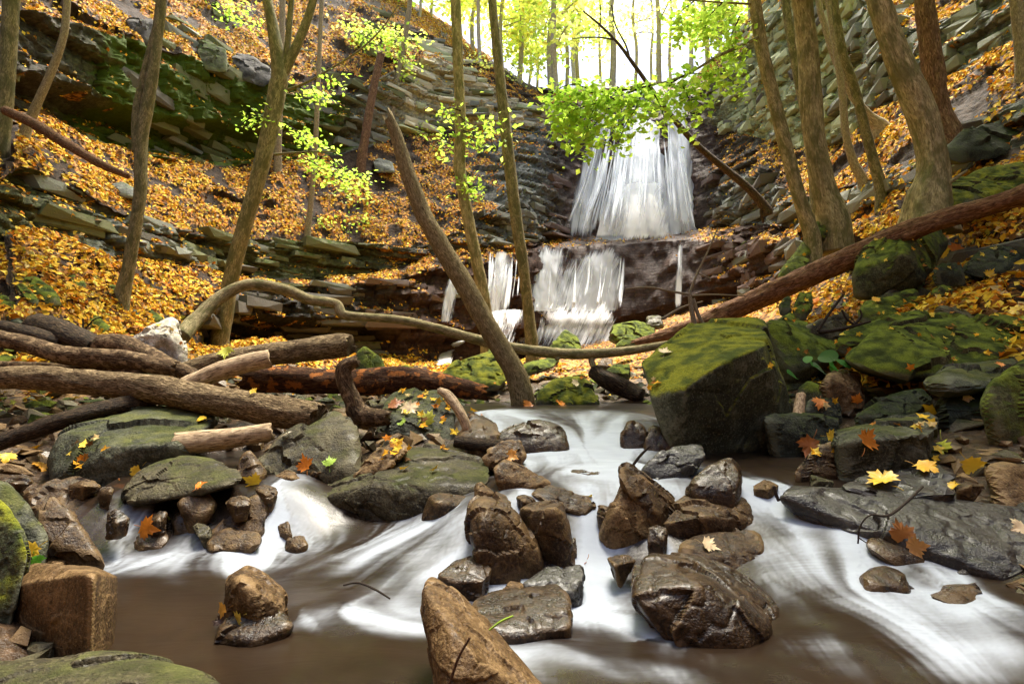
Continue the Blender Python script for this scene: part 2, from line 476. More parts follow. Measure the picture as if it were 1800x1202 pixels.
# ---------------------------------------------------------------- gorge walls: one loft through measured stations, closed behind the camera by added, unseen ends
# rows: A toe, B ledge foot, C ledge top, D mid cliff foot, E mid cliff top, F upper cliff foot, G upper cliff top, H rim, I plateau
W_ = lambda x, y, z: np.array([x, y, z], float)
ST = [
 [W_(-.5, -14, -1), W_(-1, -15, .2), W_(-1.2, -15, .6), W_(-2, -16, 2), W_(-2, -16.4, 3), W_(-2.5, -18, 4.4), W_(-2.5, -18, 7), W_(-3, -21, 11), W_(-3, -27, 12)],  # unseen bend behind the camera, added to block light on front faces
 [W_(-3, -3, -1), W_(-5, -3, .2), W_(-5.2, -3, .6), W_(-6.6, -3, 2), W_(-7, -3, 3), W_(-8.6, -3, 4.4), W_(-9, -3, 7), W_(-12, -3, 11), W_(-18, -3, 12)],
 [P(-150, 760, 4.0), P(-150, 610, 5.0), P(-150, 590, 5.2), P(-150, 425, 6.6), P(-150, 300, 6.9), P(-150, 205, 8.6), P(-150, -60, 9.0), P(-150, -250, 12), P(-150, -300, 20)],
 [P(60, 720, 4.4), P(60, 605, 6.0), P(60, 585, 6.3), P(50, 398, 8.6), P(50, 292, 9.0), P(60, 205, 11.2), P(60, 20, 11.6), P(60, -150, 15), P(60, -210, 24)],
 [P(240, 700, 5.2), P(240, 612, 7.4), P(240, 590, 8.0), P(240, 452, 10.6), P(240, 388, 11.0), P(240, 276, 13.6), P(240, 78, 14.0), P(240, -60, 17.5), P(240, -120, 28)],
 [P(430, 660, 8.0), P(440, 606, 13), P(430, 502, 13.3), P(430, 480, 14.3), P(430, 420, 14.6), P(430, 287, 16.8), P(430, 125, 17.2), P(430, -30, 20.5), P(430, -90, 32)],
 [P(590, 665, 9.0), P(600, 618, 15), P(600, 500, 15.4), P(600, 487, 16.4), P(600, 424, 16.7), P(600, 265, 19.2), P(600, 165, 19.6), P(620, 5, 23), P(620, -40, 34)],
 [P(740, 665, 10), P(750, 640, 16), P(750, 478, 16.8), P(760, 452, 17.8), P(760, 425, 18.1), P(760, 228, 22.2), P(760, 105, 22.6), P(760, 62, 24.5), P(760, 25, 36)],
 [P(900, 655, 11), P(900, 640, 18.0), P(900, 448, 19.4), P(930, 426, 20.8), P(930, 330, 21.4), P(930, 222, 23.2), P(930, 182, 23.6), P(930, 158, 25.5), P(930, 150, 40)],
 [P(1000, 655, 13), P(1005, 625, 19.6), P(1005, 436, 21.2), P(1010, 420, 22.9), P(1015, 300, 23.8), P(1030, 220, 24.5), P(1050, 178, 25.2), P(1060, 158, 27), P(1060, 150, 40)],
 [P(1100, 655, 13), P(1110, 622, 19.8), P(1110, 428, 21.4), P(1110, 413, 23.1), P(1112, 300, 24.0), P(1120, 215, 24.8), P(1130, 165, 25.6), P(1130, 152, 28), P(1130, 145, 42)],
 [P(1200, 640, 12), P(1205, 575, 18.8), P(1205, 422, 20.4), P(1212, 404, 22.4), P(1218, 300, 23.2), P(1222, 215, 24.0), P(1225, 160, 24.6), P(1225, 148, 27), P(1225, 135, 40)],
 [P(1280, 640, 8), P(1320, 530, 16.5), P(1310, 425, 17.6), P(1310, 392, 18.8), P(1310, 305, 19.8), P(1310, 235, 20.8), P(1305, 95, 21.4), P(1305, 60, 24), P(1305, 40, 38)],
 [P(1380, 660, 5.5), P(1430, 475, 12.5), P(1430, 435, 13.0), P(1430, 398, 14.0), P(1430, 345, 14.6), P(1440, 262, 16.6), P(1440, -40, 17.4), P(1440, -90, 20), P(1440, -120, 34)],
 [P(1500, 690, 4.2), P(1600, 490, 7.4), P(1600, 455, 7.8), P(1600, 335, 9.6), P(1600, 285, 10.1), P(1600, 165, 12.6), P(1600, 50, 13.2), P(1600, -100, 17), P(1600, -150, 28)],
 [P(1700, 720, 3.4), P(1800, 440, 5.8), P(1800, 395, 6.2), P(1800, 255, 7.8), P(1800, 170, 8.3), P(1800, 70, 10.0), P(1800, -60, 10.5), P(1800, -200, 14), P(1800, -260, 22)],
 [P(2000, 800, 2.4), P(2100, 420, 4.4), P(2100, 350, 4.7), P(2100, 170, 6.0), P(2100, 70, 6.4), P(2100, -60, 7.6), P(2100, -250, 8.0), P(2100, -450, 11), P(2100, -520, 18)],
 [W_(3.5, -3, -1), W_(5, -3, .2), W_(5.2, -3, .6), W_(6.6, -3, 2), W_(7, -3, 3), W_(8.6, -3, 4.4), W_(9, -3, 7), W_(12, -3, 11), W_(18, -3, 12)],
 [W_(-.4, -14, -1), W_(-.9, -15, .2), W_(-1.1, -15, .6), W_(-1.9, -16, 2), W_(-1.9, -16.4, 3), W_(-2.4, -18, 4.4), W_(-2.4, -18, 7), W_(-2.9, -21, 11), W_(-2.9, -27, 12)],  # other end of the added bend, closes off light from behind
]
ST = np.array(ST)
NS = len(ST)
# cliff weight of each band per station; bands AB BC CD DE EF FG GH HI
CW = np.array([[.1, 1, .12, 1, .08, 1, .12, 0]] * NS)
CW[1:5, 1] = .15                      # near the log pile the lower ledge is buried in leaves
CW[2:4, 3] = .95
CW[8, :] = [.2, 1, .7, 1, .75, 1, .3, 0]
CW[7, :] = [.2, 1, .25, .9, .35, 1, .35, 0]
CW[9:12, :] = [.4, 1, 1, 1, 1, 1, .8, .2]
CW[12, :] = [.2, 1, .6, 1, .6, 1, .3, 0]
CW[13:17, 1] = .4
CW[13, 3] = .8
CW[14:17, 3] = .75
CW[14:17, 5] = .8
# rock colour per band: d dark, g grey, o olive, p pale, l lichen green, b wet brown
PAL = {'d': (.05, .045, .038), 'g': (.1, .105, .095), 'o': (.065, .068, .032), 'p': (.32, .28, .185), 'l': (.21, .225, .125), 'b': (.045, .026, .019), 'k': (.025, .022, .018)}
CC = ['ddoooooo', 'ddoooooo', 'ddooodoo', 'dddoddoo', 'dddgdooo', 'dkdooooo', 'dkdodgoo', 'bbbddppo', 'bbbggppo', 'bbbbbbbb', 'bbbbbbbb', 'bbbbbbbb', 'bbbgdllo', 'dddggllo', 'dddggggo', 'dddgdggo', 'dddddddd', 'dddddddd', 'dddddddd']
CT = np.array([[PAL[c] for c in r] for r in CC])
OVER = np.zeros(NS)
OVER[2:7] = [.7, .8, .9, .7, .3]

NU = [14, 16, 46, 52, 52, 52, 50, 50, 44, 40, 40, 40, 48, 48, 44, 34, 20, 20]
NV = [10, 30, 22, 34, 46, 62, 36, 10]
def loft():
    us = np.concatenate([np.linspace(i, i + 1, n, endpoint=False) for i, n in enumerate(NU)] + [[NS - 1.0]])
    vs = np.concatenate([np.linspace(i, i + 1, n, endpoint=False) for i, n in enumerate(NV)] + [[8.0]])
    i = np.clip(us.astype(int), 0, NS - 2)
    t = (us - i)[:, None, None]
    p0, p1, p2, p3 = ST[np.maximum(i - 1, 0)], ST[i], ST[i + 1], ST[np.minimum(i + 2, NS - 1)]
    m1, m2 = (p2 - p0) * 0.42, (p3 - p1) * 0.42
    h = (2 * t ** 3 - 3 * t ** 2 + 1) * p1 + (t ** 3 - 2 * t ** 2 + t) * m1 + (-2 * t ** 3 + 3 * t ** 2) * p2 + (t ** 3 - t ** 2) * m2
    j = np.clip(vs.astype(int), 0, 7)
    s = (vs - j)[None, :, None]
    V = h[:, j] * (1 - s) + h[:, j + 1] * s
    return us, vs, V
us, vs, LV = loft()
nu, nv = len(us), len(vs)
ui = np.clip(us.astype(int), 0, NS - 2)
ut = sstep(0, 1, us - ui)
lerpS = lambda A: A[ui] * (1 - ut.reshape(-1, *[1] * (A.ndim - 1))) + A[ui + 1] * ut.reshape(-1, *[1] * (A.ndim - 1))
cwS, ctS, ovS = lerpS(CW), lerpS(CT), lerpS(OVER)
vj = np.clip(vs.astype(int), 0, 7)
vf = vs - vj
cw = cwS[:, vj]
ct = ctS[:, vj]
# smooth lofts' normals
du = np.gradient(LV, axis=0)
dv = np.gradient(LV, axis=1)
nor = np.cross(dv, du)
nor /= np.linalg.norm(nor, axis=2, keepdims=True) + 1e-9
cen = np.array([1.0, 9.0, 3.0])
sg = np.sign(((cen - LV) * nor).sum(2, keepdims=True))
nor *= sg
hn = nor.copy()
hn[:, :, 2] = 0
hn /= np.linalg.norm(hn, axis=2, keepdims=True) + 1e-6
arc = np.zeros((nu, nv))
arc[1:] = np.cumsum(np.linalg.norm(np.diff(LV[:, :, :2], axis=0), axis=2), axis=0)
arcm = arc[:, NV[0] + NV[1]][:, None] + 0 * arc
flat = LV.reshape(-1, 3)
nbig = fbm(flat * 0.45, 4).reshape(nu, nv)
nmed = fbm(flat * 1.4 + 31, 4).reshape(nu, nv)
nfin = fbm(flat * 5.0 + 77, 3).reshape(nu, nv)
def strata(th, bw, sd, amp):
    zz = LV[:, :, 2] + 0.25 * nbig + 0.05 * nmed
    k = np.floor(zz / th)
    ww = bw * (0.6 + hash01(k + sd))
    c = np.floor((arcm + 50 + hash01(k + 9 + sd) * 9 + 0.12 * nmed) / ww)
    r1 = hash01(k + 3 + sd, c + 1)
    r2 = hash01(k + 5 + sd)
    fz = zz / th - k
    fa = (arcm + 50 + hash01(k + 9 + sd) * 9 + 0.12 * nmed) / ww - c
    edge = np.minimum(np.minimum(fz, 1 - fz) * th, np.minimum(fa, 1 - fa) * ww)
    return amp * ((r1 - .5) * 0.9 + (r2 - .5) * 0.7) - 0.10 * amp * (1 - sstep(0, .05, edge))
onfall = sstep(8.4, 8.9, us) * (1 - sstep(11.1, 11.6, us))
onfall = onfall[:, None] + 0 * arc
big_up = np.isin(vj, [5])[None, :] * (sstep(1, 2, us) * (1 - sstep(5.5, 6.3, us)))[:, None]
thin = strata(.22, .8, 1, .32)
thick = strata(.95, 1.7, 2, .5)
capmask = big_up * sstep(.4, .46, vf + 0.05)[None, :]
rockd = thin * (1 - capmask) + (thick + thin * .25) * capmask
rockd = rockd * (1 - onfall) + onfall * (0.10 * nmed)
ridg = np.abs(fbm(flat * [2.2, 2.2, 3.2] + 5, 4)).reshape(nu, nv)
rockd = rockd + 0.2 * nbig + 0.10 * nmed + 0.04 * nfin * (1 - .5 * onfall) + .22 * (ridg - .2) * (1 - .85 * onfall)
rec = -ovS[:, None] * (sstep(0.0, .1, vf) * (1 - sstep(.3, .42, vf)))[None, :] * np.isin(vj, [5])[None, :]
rec = rec - .9 * (sstep(4.3, 5, us) * (1 - sstep(6.2, 7, us)))[:, None] * ((1 - sstep(.25, .5, vf)) * np.isin(vj, [1]))[None, :]
rec = rec - .55 * (sstep(6.4, 7.2, us) * (1 - sstep(11.6, 12.2, us)))[:, None] * ((1 - sstep(.22, .34, vf)) * np.isin(vj, [1]))[None, :]
rockd = rockd + rec
soild = 0.25 * nbig + 0.12 * nmed + 0.035 * nfin
ledge = strata(.45, 1.6, 8, .3)
soild = soild + ledge * sstep(.15, .5, nbig + .25 * nmed) * .8
cwe = np.clip(cw + 0.0, 0, 1)
disp = rockd * cwe + soild * (1 - cwe)
fade = np.ones_like(disp)
dirn = hn * cwe[:, :, None] + nor * (1 - cwe[:, :, None])
LD = LV + dirn * (disp * fade)[:, :, None]
LF = LD.reshape(-1, 3)
# true normals after displacement
du = np.gradient(LD, axis=0)
dv = np.gradient(LD, axis=1)
n2_ = np.cross(dv, du)
n2_ /= np.linalg.norm(n2_, axis=2, keepdims=True) + 1e-9
n2_ *= np.sign((n2_ * nor).sum(2, keepdims=True))
nzl = n2_[:, :, 2]
leafw = np.clip((1 - cwe) * 1.15 * sstep(.18, .5, nzl) + .75 * sstep(.55, .85, nzl) * (1 - .6 * onfall), 0, 1)
leafw = leafw * sstep(-.55, -.05, nbig + .5 * nmed)
leafw = leafw * sstep(-.5, .08, nmed + .35 * nfin)
tint = ct * (1 + 0.35 * nmed[:, :, None])
rust = sstep(.1, .5, nmed + .4 * nbig) * np.isin(vj, [5])[None, :] * (1 - sstep(.0, .3, vf))[None, :] * (sstep(2.6, 3.2, us) * (1 - sstep(5, 5.6, us)))[:, None]
tint = tint * (1 - rust[:, :, None]) + np.array([.3, .11, .02]) * rust[:, :, None]
mossw = ((sstep(3.2, 4, us) * (1 - sstep(5.6, 6.6, us)))[:, None] * np.isin(vj, [5])[None, :]) * .8 + .12

b = NB('gorge_wall')
p = b.pos()
n1 = b.noise(p, 1.6, 6, 0.62, 0.3)
n2 = b.noise(p, 11, 6, 0.65)
n3 = b.noise(p, 48, 3, 0.6)
lay = b.noise(b.mapping(p, (1.2, 1.2, 15)), 1.0, 5, 0.6)
t = b.attr('tint', 'Color')
rock = b.mix(1.0, t, b.ramp(b.math('ADD', b.math('MULTIPLY', n2, .6), b.math('MULTIPLY', lay, .4)), [(0.3, (.3, .3, .3)), (0.5, (.95, .95, .95)), (0.7, (2.1, 2.1, 2.1))]), 'MULTIPLY')
mm = b.mr(b.math('ADD', b.math('ADD', n1, b.math('MULTIPLY', b.nz(), .15)), b.attr('moss')), 0.95, 1.2)
rock = b.mix(mm, rock, b.mix(n2, (0.025, 0.045, 0.006), (0.07, 0.1, 0.012)))
vc = b.voro(p, 13, 'F1', 'Color')
vs_ = b.N('ShaderNodeSeparateColor')
b.t.links.new(vc, vs_.inputs[0])
lcol = b.ramp(vs_.outputs[0], [(0.0, (0.04, 0.02, 0.011)), (0.3, (0.15, 0.065, 0.02)), (0.55, (0.36, 0.15, 0.025)), (0.8, (0.45, 0.22, 0.05)), (1.0, (0.25, 0.15, 0.08))])
soil = b.mix(b.mr(n2, .3, .7), (0.010, 0.006, 0.004), (0.045, 0.026, 0.014))
lcol = b.mix(b.mr(b.math('ADD', n1, b.math('MULTIPLY', vs_.outputs[1], .3)), 0.5, 0.66), soil, lcol)
lw = b.mr(b.math('ADD', b.attr('leaf'), b.math('MULTIPLY', b.math('SUBTRACT', n2, .5), .7)), 0.3, 0.5)
rock = b.mix(b.mr(b.math('ADD', b.attr('slope'), b.math('MULTIPLY', b.math('SUBTRACT', n2, .5), .5)), .45, .7), rock, soil)
col = b.mix(lw, rock, lcol)
hh = b.math('ADD', b.math('ADD', b.math('MULTIPLY', n2, .6), b.math('MULTIPLY', lay, .5)), b.math('MULTIPLY', n3, .25))
rg = b.mix(b.attr('wet'), (.8, .8, .8), (.5, .5, .5))
M['wall'] = b.done(b.bsdf(col, rg, b.bump(hh, .9, .06), b.mr(b.attr('wet'), 0, 1, .1, .12)))

attrs_all = {'tint': ('FLOAT_COLOR', np.concatenate([np.clip(tint, 0, 1), np.ones((nu, nv, 1))], 2)), 'leaf': ('FLOAT', leafw), 'moss': ('FLOAT', mossw + 0 * arc), 'slope': ('FLOAT', (1 - cwe) * (1 - .7 * onfall)), 'wet': ('FLOAT', onfall)}
WALLS = []
cuts = [0, sum(NU[:7]), sum(NU[:12]), nu - 1]
for nm, a0, a1 in (('gorge_slope_west', cuts[0], cuts[1]), ('gorge_headwall', cuts[1], cuts[2]), ('gorge_slope_east', cuts[2], cuts[3])):
    sl = slice(a0, a1 + 1)
    at = {k: (t_, a[sl].reshape(-1, a.shape[2]) if a.ndim == 3 else a[sl].ravel()) for k, (t_, a) in attrs_all.items()}
    o = mesh_np(nm, LD[sl].reshape(-1, 3), grid_faces(a1 - a0 + 1, nv), M['wall'], attrs=at, sharp=40)
    tag(o, kind='structure')
    WALLS.append(o)

# ---------------------------------------------------------------- water of the stream
yw = np.geomspace(.75, 7.2, 430)
xw = np.linspace(-1, 1, 520)
Yw, Tw = np.meshgrid(yw, xw, indexing='ij')
Xw = Tw * (1.55 + .32 * Yw) + .35 + .12 * np.minimum(Yw, 3)
Q = np.c_[Xw.ravel(), Yw.ravel()]
zw = water_z(Q)
foam = np.zeros(len(Q))
FO = [([(760, 930), (640, 950), (480, 968), (330, 985), (220, 995)], 70, 15, 1.0), ([(700, 960), (560, 985), (420, 1000)], 60, 14, .55), ([(820, 950), (745, 985), (660, 1010)], 36, 20, .8),
      ([(505, 885), (497, 930)], 26, 14, .9), ([(585, 1075), (625, 1085)], 32, 12, .8), ([(600, 1045), (710, 1075), (700, 1100)], 60, 16, .45), ([(560, 1090), (700, 1105)], 50, 9, .4),
      ([(850, 1032), (930, 1042)], 36, 9, .6), ([(1000, 1062), (1070, 1078), (1160, 1115), (1270, 1150), (1400, 1160)], 40, 15, .8), ([(1050, 995), (1020, 1045)], 26, 20, .85),
      ([(1350, 870), (1400, 902), (1480, 930), (1470, 985)], 30, 13, .7), ([(1450, 960), (1480, 1020), (1560, 1050), (1660, 1062)], 50, 20, .9), ([(1390, 1000), (1420, 1052), (1520, 1075)], 46, 18, .7),
      ([(1600, 1085), (1560, 1120), (1565, 1160), (1700, 1165)], 46, 20, .85), ([(1340, 1140), (1460, 1130)], 40, 12, .65), ([(930, 1150), (1100, 1172), (1270, 1195)], 60, 15, .6), ([(1620, 960), (1655, 1015)], 16, 16, .7),
      ([(870, 728), (960, 735), (1012, 745), (1005, 775), (985, 792)], 34, 8, .95), ([(1075, 740), (1068, 775)], 22, 9, .95), ([(1120, 735), (1180, 745)], 30, 6, .6), ([(1080, 792), (950, 800), (1060, 832)], 70, 8, .75), ([(1190, 868), (1360, 852)], 40, 6, .5),
      ([(1280, 890), (1390, 875)], 40, 8, .6), ([(920, 868), (895, 885)], 20, 6, .6), ([(1050, 885), (1040, 950)], 18, 14, .45), ([(225, 890), (228, 960)], 7, 12, .8), ([(178, 885), (180, 930)], 7, 12, .7), ([(150, 985), (240, 985)], 40, 5, .8),
      ([(1500, 1180), (1750, 1120)], 110, 30, .4), ([(1200, 820), (1420, 800)], 60, 6, .35), ([(1650, 1130), (1790, 1150)], 40, 14, .6), ([(1180, 990), (1160, 960)], 12, 10, .4)]
for pts, w, h, I in FO:
    pts = np.array(pts, float)
    seg = np.linalg.norm(np.diff(pts, axis=0) / [w, h], axis=1)
    n = max(3, int(seg.sum() / .5))
    s = np.r_[0, np.cumsum(seg)]
    tt = np.linspace(0, s[-1], n)
    px = np.interp(tt, s, pts[:, 0])
    py = np.interp(tt, s, pts[:, 1])
    f = np.zeros(len(Q))
    for a, c in zip(px, py):
        z = -.5
        for _ in range(6):
            X = at_z(a, c, z)
            z = .5 * z + .5 * float(water_z(X[None, :2])[0])
        sx = w * X[1] / F
        sy = max(h * X[1] ** 2 / (F * abs(z)), .02)
        f = np.maximum(f, np.exp(-.5 * (((Q[:, 0] - X[0]) / sx) ** 2 + ((Q[:, 1] - X[1]) / sy) ** 2)))
    foam = foam + .95 * f * I * (1 - .6 * np.minimum(foam, 1))
foam = np.clip(foam, 0, 1.15)
# soft standing waves and streaks along the flow
q3 = np.c_[Q[:, 0] * 5 + 1.2 * Q[:, 1], Q[:, 1] * 3.2, 0 * zw]
zw = zw + .012 * fbm(q3, 2) * np.clip(2.6 / Q[:, 1], .3, 1) + .010 * foam
wp = fbm(np.c_[Q * 1.3, 0 * zw + 40], 3)
wq = fbm(np.c_[Q * 1.3, 0 * zw + 60], 3)
st = fbm(np.c_[(Q[:, 0] + .07 * wp) * 17 - 3 * Q[:, 1], (Q[:, 1] + .05 * wq) * 1.8, 0 * zw + 3], 4, .55)
st2 = fbm(np.c_[(Q[:, 0] + .08 * wp) * 2.0, (Q[:, 1] + .05 * wq) * 14, 0 * zw + 9], 4, .55)
left = sstep(.25, -.15, Q[:, 0])
gz = np.gradient(zw.reshape(Yw.shape), axis=0) / np.gradient(Yw, axis=0)
steep = sstep(.35, 1.3, np.abs(gz)).ravel()
foam0 = foam.copy()
foam = np.clip(foam, 0, 1)
b = NB('silky_water')
p = b.pos()
fo = b.attr('foam')
fn = b.noise(b.mapping(p, (5, 13, 3)), 1.0, 4, .55, .4)
fo = b.mr(b.math('ADD', fo, b.math('MULTIPLY', b.math('SUBTRACT', fn, .5), .45)), 0.1, 1.25)
clr = b.mix(b.noise(b.mapping(p, (2, 4, 2)), 1.0, 3), (0.007, 0.004, 0.0025), (0.032, 0.018, 0.009))
col = b.mix(fo, clr, (0.35, 0.385, 0.44))
rg = b.mix(fo, (.28, .28, .28), (.85, .85, .85))
pr = b.bsdf(col, rg, b.bump(fn, .05, .05), .3)
tr = b.N('ShaderNodeBsdfTransparent')
mx = b.N('ShaderNodeMixShader')
b.put(mx.inputs[0], b.mr(fo, 0, .35, .8, 1.0))
b.t.links.new(tr.outputs[0], mx.inputs[1])
b.t.links.new(pr, mx.inputs[2])
M['water'] = b.done(mx.outputs[0])
WV = np.c_[Q, zw]
stream = mesh_np('stream_water', WV, grid_faces(len(yw), len(xw)), M['water'], attrs={'foam': ('FLOAT', foam)})
tag(stream, kind='structure')

# ---------------------------------------------------------------- rays against what stands so far
bpy.context.view_layer.update()
def hit(px, py, miss=None, name=False):
    dg = bpy.context.evaluated_depsgraph_get()
    r = ray(px, py)
    ok, loc, nrm, idx, ob, mat = SC.ray_cast(dg, Vector((0, 0, 0)), Vector(r))
    if name:
        return (np.array(loc), np.array(nrm), ob.name) if ok else (None, None, '')
    if not ok:
        return miss, None
    return np.array(loc), np.array(nrm)

def wall_depth(px, py, default=20.0):
    h, n = hit(px, py)
    return default if h is None else h[1]

# ---------------------------------------------------------------- the falls: sheets of water hung in front of the rock
b = NB('falling_water')
uv = b.attr('flow', 'Vector')
s1 = b.noise(b.mapping(uv, (26, 1.0, 1)), 1.0, 5, .62, .9)
s2 = b.noise(b.mapping(uv, (80, 1.6, 1)), 1.0, 3, .65, .8)
s3 = b.noise(b.mapping(uv, (7, .6, 1)), 1.0, 3, .5, .3)
body = b.attr('body')
a = b.math('ADD', b.math('ADD', b.math('MULTIPLY', s1, .55), b.math('MULTIPLY', s2, .3)), b.math('MULTIPLY', s3, .35))
al = b.mr(b.math('ADD', a, b.math('SUBTRACT', body, .36)), .52, .82)
pr = b.bsdf(b.mix(al, (.74, .82, .92), (.88, .92, .97)), .6, b.bump(s1, .4, .08), .3)
tl = b.N('ShaderNodeBsdfTranslucent')
tl.inputs[0].default_value = (.93, .95, .97, 1)
m0 = b.N('ShaderNodeMixShader')
m0.inputs[0].default_value = .6
b.t.links.new(pr, m0.inputs[1])
b.t.links.new(tl.outputs[0], m0.inputs[2])
tr = b.N('ShaderNodeBsdfTransparent')
mx = b.N('ShaderNodeMixShader')
b.put(mx.inputs[0], al)
b.t.links.new(tr.outputs[0], mx.inputs[1])
b.t.links.new(m0.outputs[0], mx.inputs[2])
M['fall'] = b.done(mx.outputs[0])

falls = root('waterfall', (4.5, 21.0, 1.2), None, None)
tag(falls, kind='structure')
def interp_edge(pts, n):
    pts = np.array(pts, float)
    s = np.linspace(0, 1, n)
    return np.c_[np.interp(s, np.linspace(0, 1, len(pts)), pts[:, 0]), np.interp(s, np.linspace(0, 1, len(pts)), pts[:, 1])]
def sheet(L, R, body, off=.22, nw=34, nh=60, fade=(.06, .1), edge=.3):
    Lp, Rp = interp_edge(L, nh), interp_edge(R, nh)
    dm = []
    for i in range(nh):
        ds = [wall_depth(Lp[i, 0] * (1 - t) + Rp[i, 0] * t, Lp[i, 1] * (1 - t) + Rp[i, 1] * t) for t in (.1, .3, .5, .7, .9)]
        dm.append(np.median(ds))
    dm = np.array(dm)
    tq = np.linspace(0, 1, nh)
    dm = np.minimum(np.polyval(np.polyfit(tq, dm, 2), tq), dm + .6)
    V, fl, bo = [], [], []
    sd = random.random() * 50
    for i in range(nh):
        for j in range(nw):
            t = j / (nw - 1)
            px, py = Lp[i] * (1 - t) + Rp[i] * t
            v = i / (nh - 1)
            bul = off + .16 * math.sin(math.pi * t)
            V.append(P(px, py, dm[i] - bul))
            wpx = max(abs(Rp[i, 0] - Lp[i, 0]), 1)
            fl.append((sd + t * wpx / 110, v * 2.2, sd))
            e = min(t, 1 - t) / edge
            f = min(1, e) * min(1, v / fade[0]) * min(1, (1 - v) / fade[1])
            bo.append(body + .05 + .08 * math.sin(v * 5 + sd) - .42 * (1 - f))
    V = np.array(V)
    V += .14 * fbm(np.c_[V[:, 0] * 2.2, V[:, 1], V[:, 2] * .3], 4)[:, None] * np.array([0, 1, 0])
    return mesh_np('water_curtain', V, grid_faces(nh, nw), M['fall'], attrs={'flow': ('FLOAT_VECTOR', np.array(fl)), 'body': ('FLOAT', np.array(bo))}, parent=falls)
sheet([(1100, 150), (1094, 200), (1088, 260), (1084, 312), (1068, 340), (1056, 385), (1046, 424)], [(1172, 150), (1170, 200), (1168, 260), (1168, 312), (1170, 340), (1178, 380), (1188, 420)], .9)
sheet([(1118, 150), (1110, 250), (1098, 320), (1080, 420)], [(1160, 150), (1160, 250), (1162, 330), (1180, 420)], .72, off=.34)
sheet([(1096, 320), (1082, 345), (1070, 385), (1060, 424)], [(1160, 320), (1168, 340), (1184, 385), (1194, 421)], .62, off=.45)
sheet([(1046, 190), (1028, 240), (1014, 290), (1002, 350), (990, 430)], [(1086, 190), (1072, 250), (1060, 300), (1052, 360), (1046, 428)], .46)
sheet([(1056, 200), (1040, 250), (1026, 310), (1012, 428)], [(1076, 200), (1062, 250), (1048, 310), (1040, 427)], .4, off=.3)
sheet([(1070, 190), (1060, 260), (1050, 330), (1042, 426)], [(1100, 190), (1086, 260), (1074, 330), (1066, 424)], .14)
sheet([(1170, 160), (1172, 210), (1172, 260), (1166, 320), (1172, 413)], [(1206, 160), (1213, 210), (1218, 260), (1220, 330), (1230, 410)], .72)
sheet([(1186, 160), (1190, 250), (1186, 330), (1192, 411)], [(1202, 160), (1208, 250), (1210, 330), (1220, 409)], .6, off=.3)
sheet([(1158, 200), (1160, 260), (1162, 320), (1172, 417)], [(1186, 200), (1188, 260), (1186, 320), (1204, 413)], .12)
sheet([(936, 432), (928, 480), (918, 548)], [(1008, 430), (996, 480), (984, 548)], .6, fade=(.2, .03))
sheet([(990, 434), (970, 480), (954, 548)], [(1060, 432), (1044, 480), (1030, 548)], .42, fade=(.25, .03))
sheet([(1028, 432), (1004, 490), (990, 548)], [(1092, 428), (1094, 480), (1096, 548)], .62, fade=(.2, .03))
sheet([(916, 528), (896, 570), (872, 618)], [(1092, 528), (1098, 570), (1096, 620)], .52, off=.5, fade=(.35, .35), edge=.12)
sheet([(930, 530), (926, 570), (910, 618)], [(1086, 530), (1090, 570), (1090, 620)], .28, off=.65, fade=(.45, .4), edge=.15)
sheet([(866, 440), (856, 490), (850, 556)], [(898, 440), (892, 490), (886, 556)], .5)
sheet([(852, 452), (844, 500), (840, 565)], [(914, 450), (912, 500), (908, 565)], .34)
sheet([(788, 486), (774, 530), (766, 572)], [(810, 486), (804, 530), (800, 572)], .48)
sheet([(794, 602), (770, 620), (760, 648)], [(828, 594), (800, 618), (790, 648)], .6)
sheet([(1191, 425), (1187, 480), (1184, 545)], [(1205, 425), (1202, 480), (1200, 545)], .48)
sheet([(848, 545), (842, 575), (830, 612)], [(936, 540), (930, 570), (925, 610)], .4, off=.45)
for k in range(70):                     # loose strands between and beside the sheets
    up = k < 48
    if up:
        x1 = random.uniform(992, 1090) if k < 24 else random.uniform(995, 1230)
        x0 = 1130 + (x1 - 1115) * .55 + random.uniform(-6, 6)
        y0, y1 = random.uniform(165, 300), random.uniform(370, 415)
        xa = x0 + (x1 - x0) * ((y0 - 150) / 270) ** 1.3
    else:
        x1 = random.uniform(850, 1090)
        xa = x1 + random.uniform(6, 16)
        y0, y1 = random.uniform(435, 470), random.uniform(520, 552)
    w = random.uniform(3, 9)
    sheet([(xa, y0), (xa * .6 + x1 * .4, y0 * .5 + y1 * .5), (x1, y1)], [(xa + w * .6, y0), (xa * .6 + x1 * .4 + w * .8, y0 * .5 + y1 * .5), (x1 + w, y1)], random.uniform(.45, .72), off=.12, nw=7, nh=26, fade=(.25, .2), edge=.4)

# ---------------------------------------------------------------- stone slabs standing proud of the cliffs
def hull_mesh(pts):
    bm = bmesh.new()
    for q in pts:
        bm.verts.new(q)
    r = bmesh.ops.convex_hull(bm, input=bm.verts)
    junk = [g for g in r['geom_interior'] if isinstance(g, bmesh.types.BMVert)]
    bmesh.ops.delete(bm, geom=list(set(junk)), context='VERTS')
    bmesh.ops.triangulate(bm, faces=bm.faces)
    V = np.array([v.co for v in bm.verts])
    bm.verts.index_update()
    Fc = np.array([[v.index for v in f.verts] for f in bm.faces])
    bm.free()
    return V, Fc

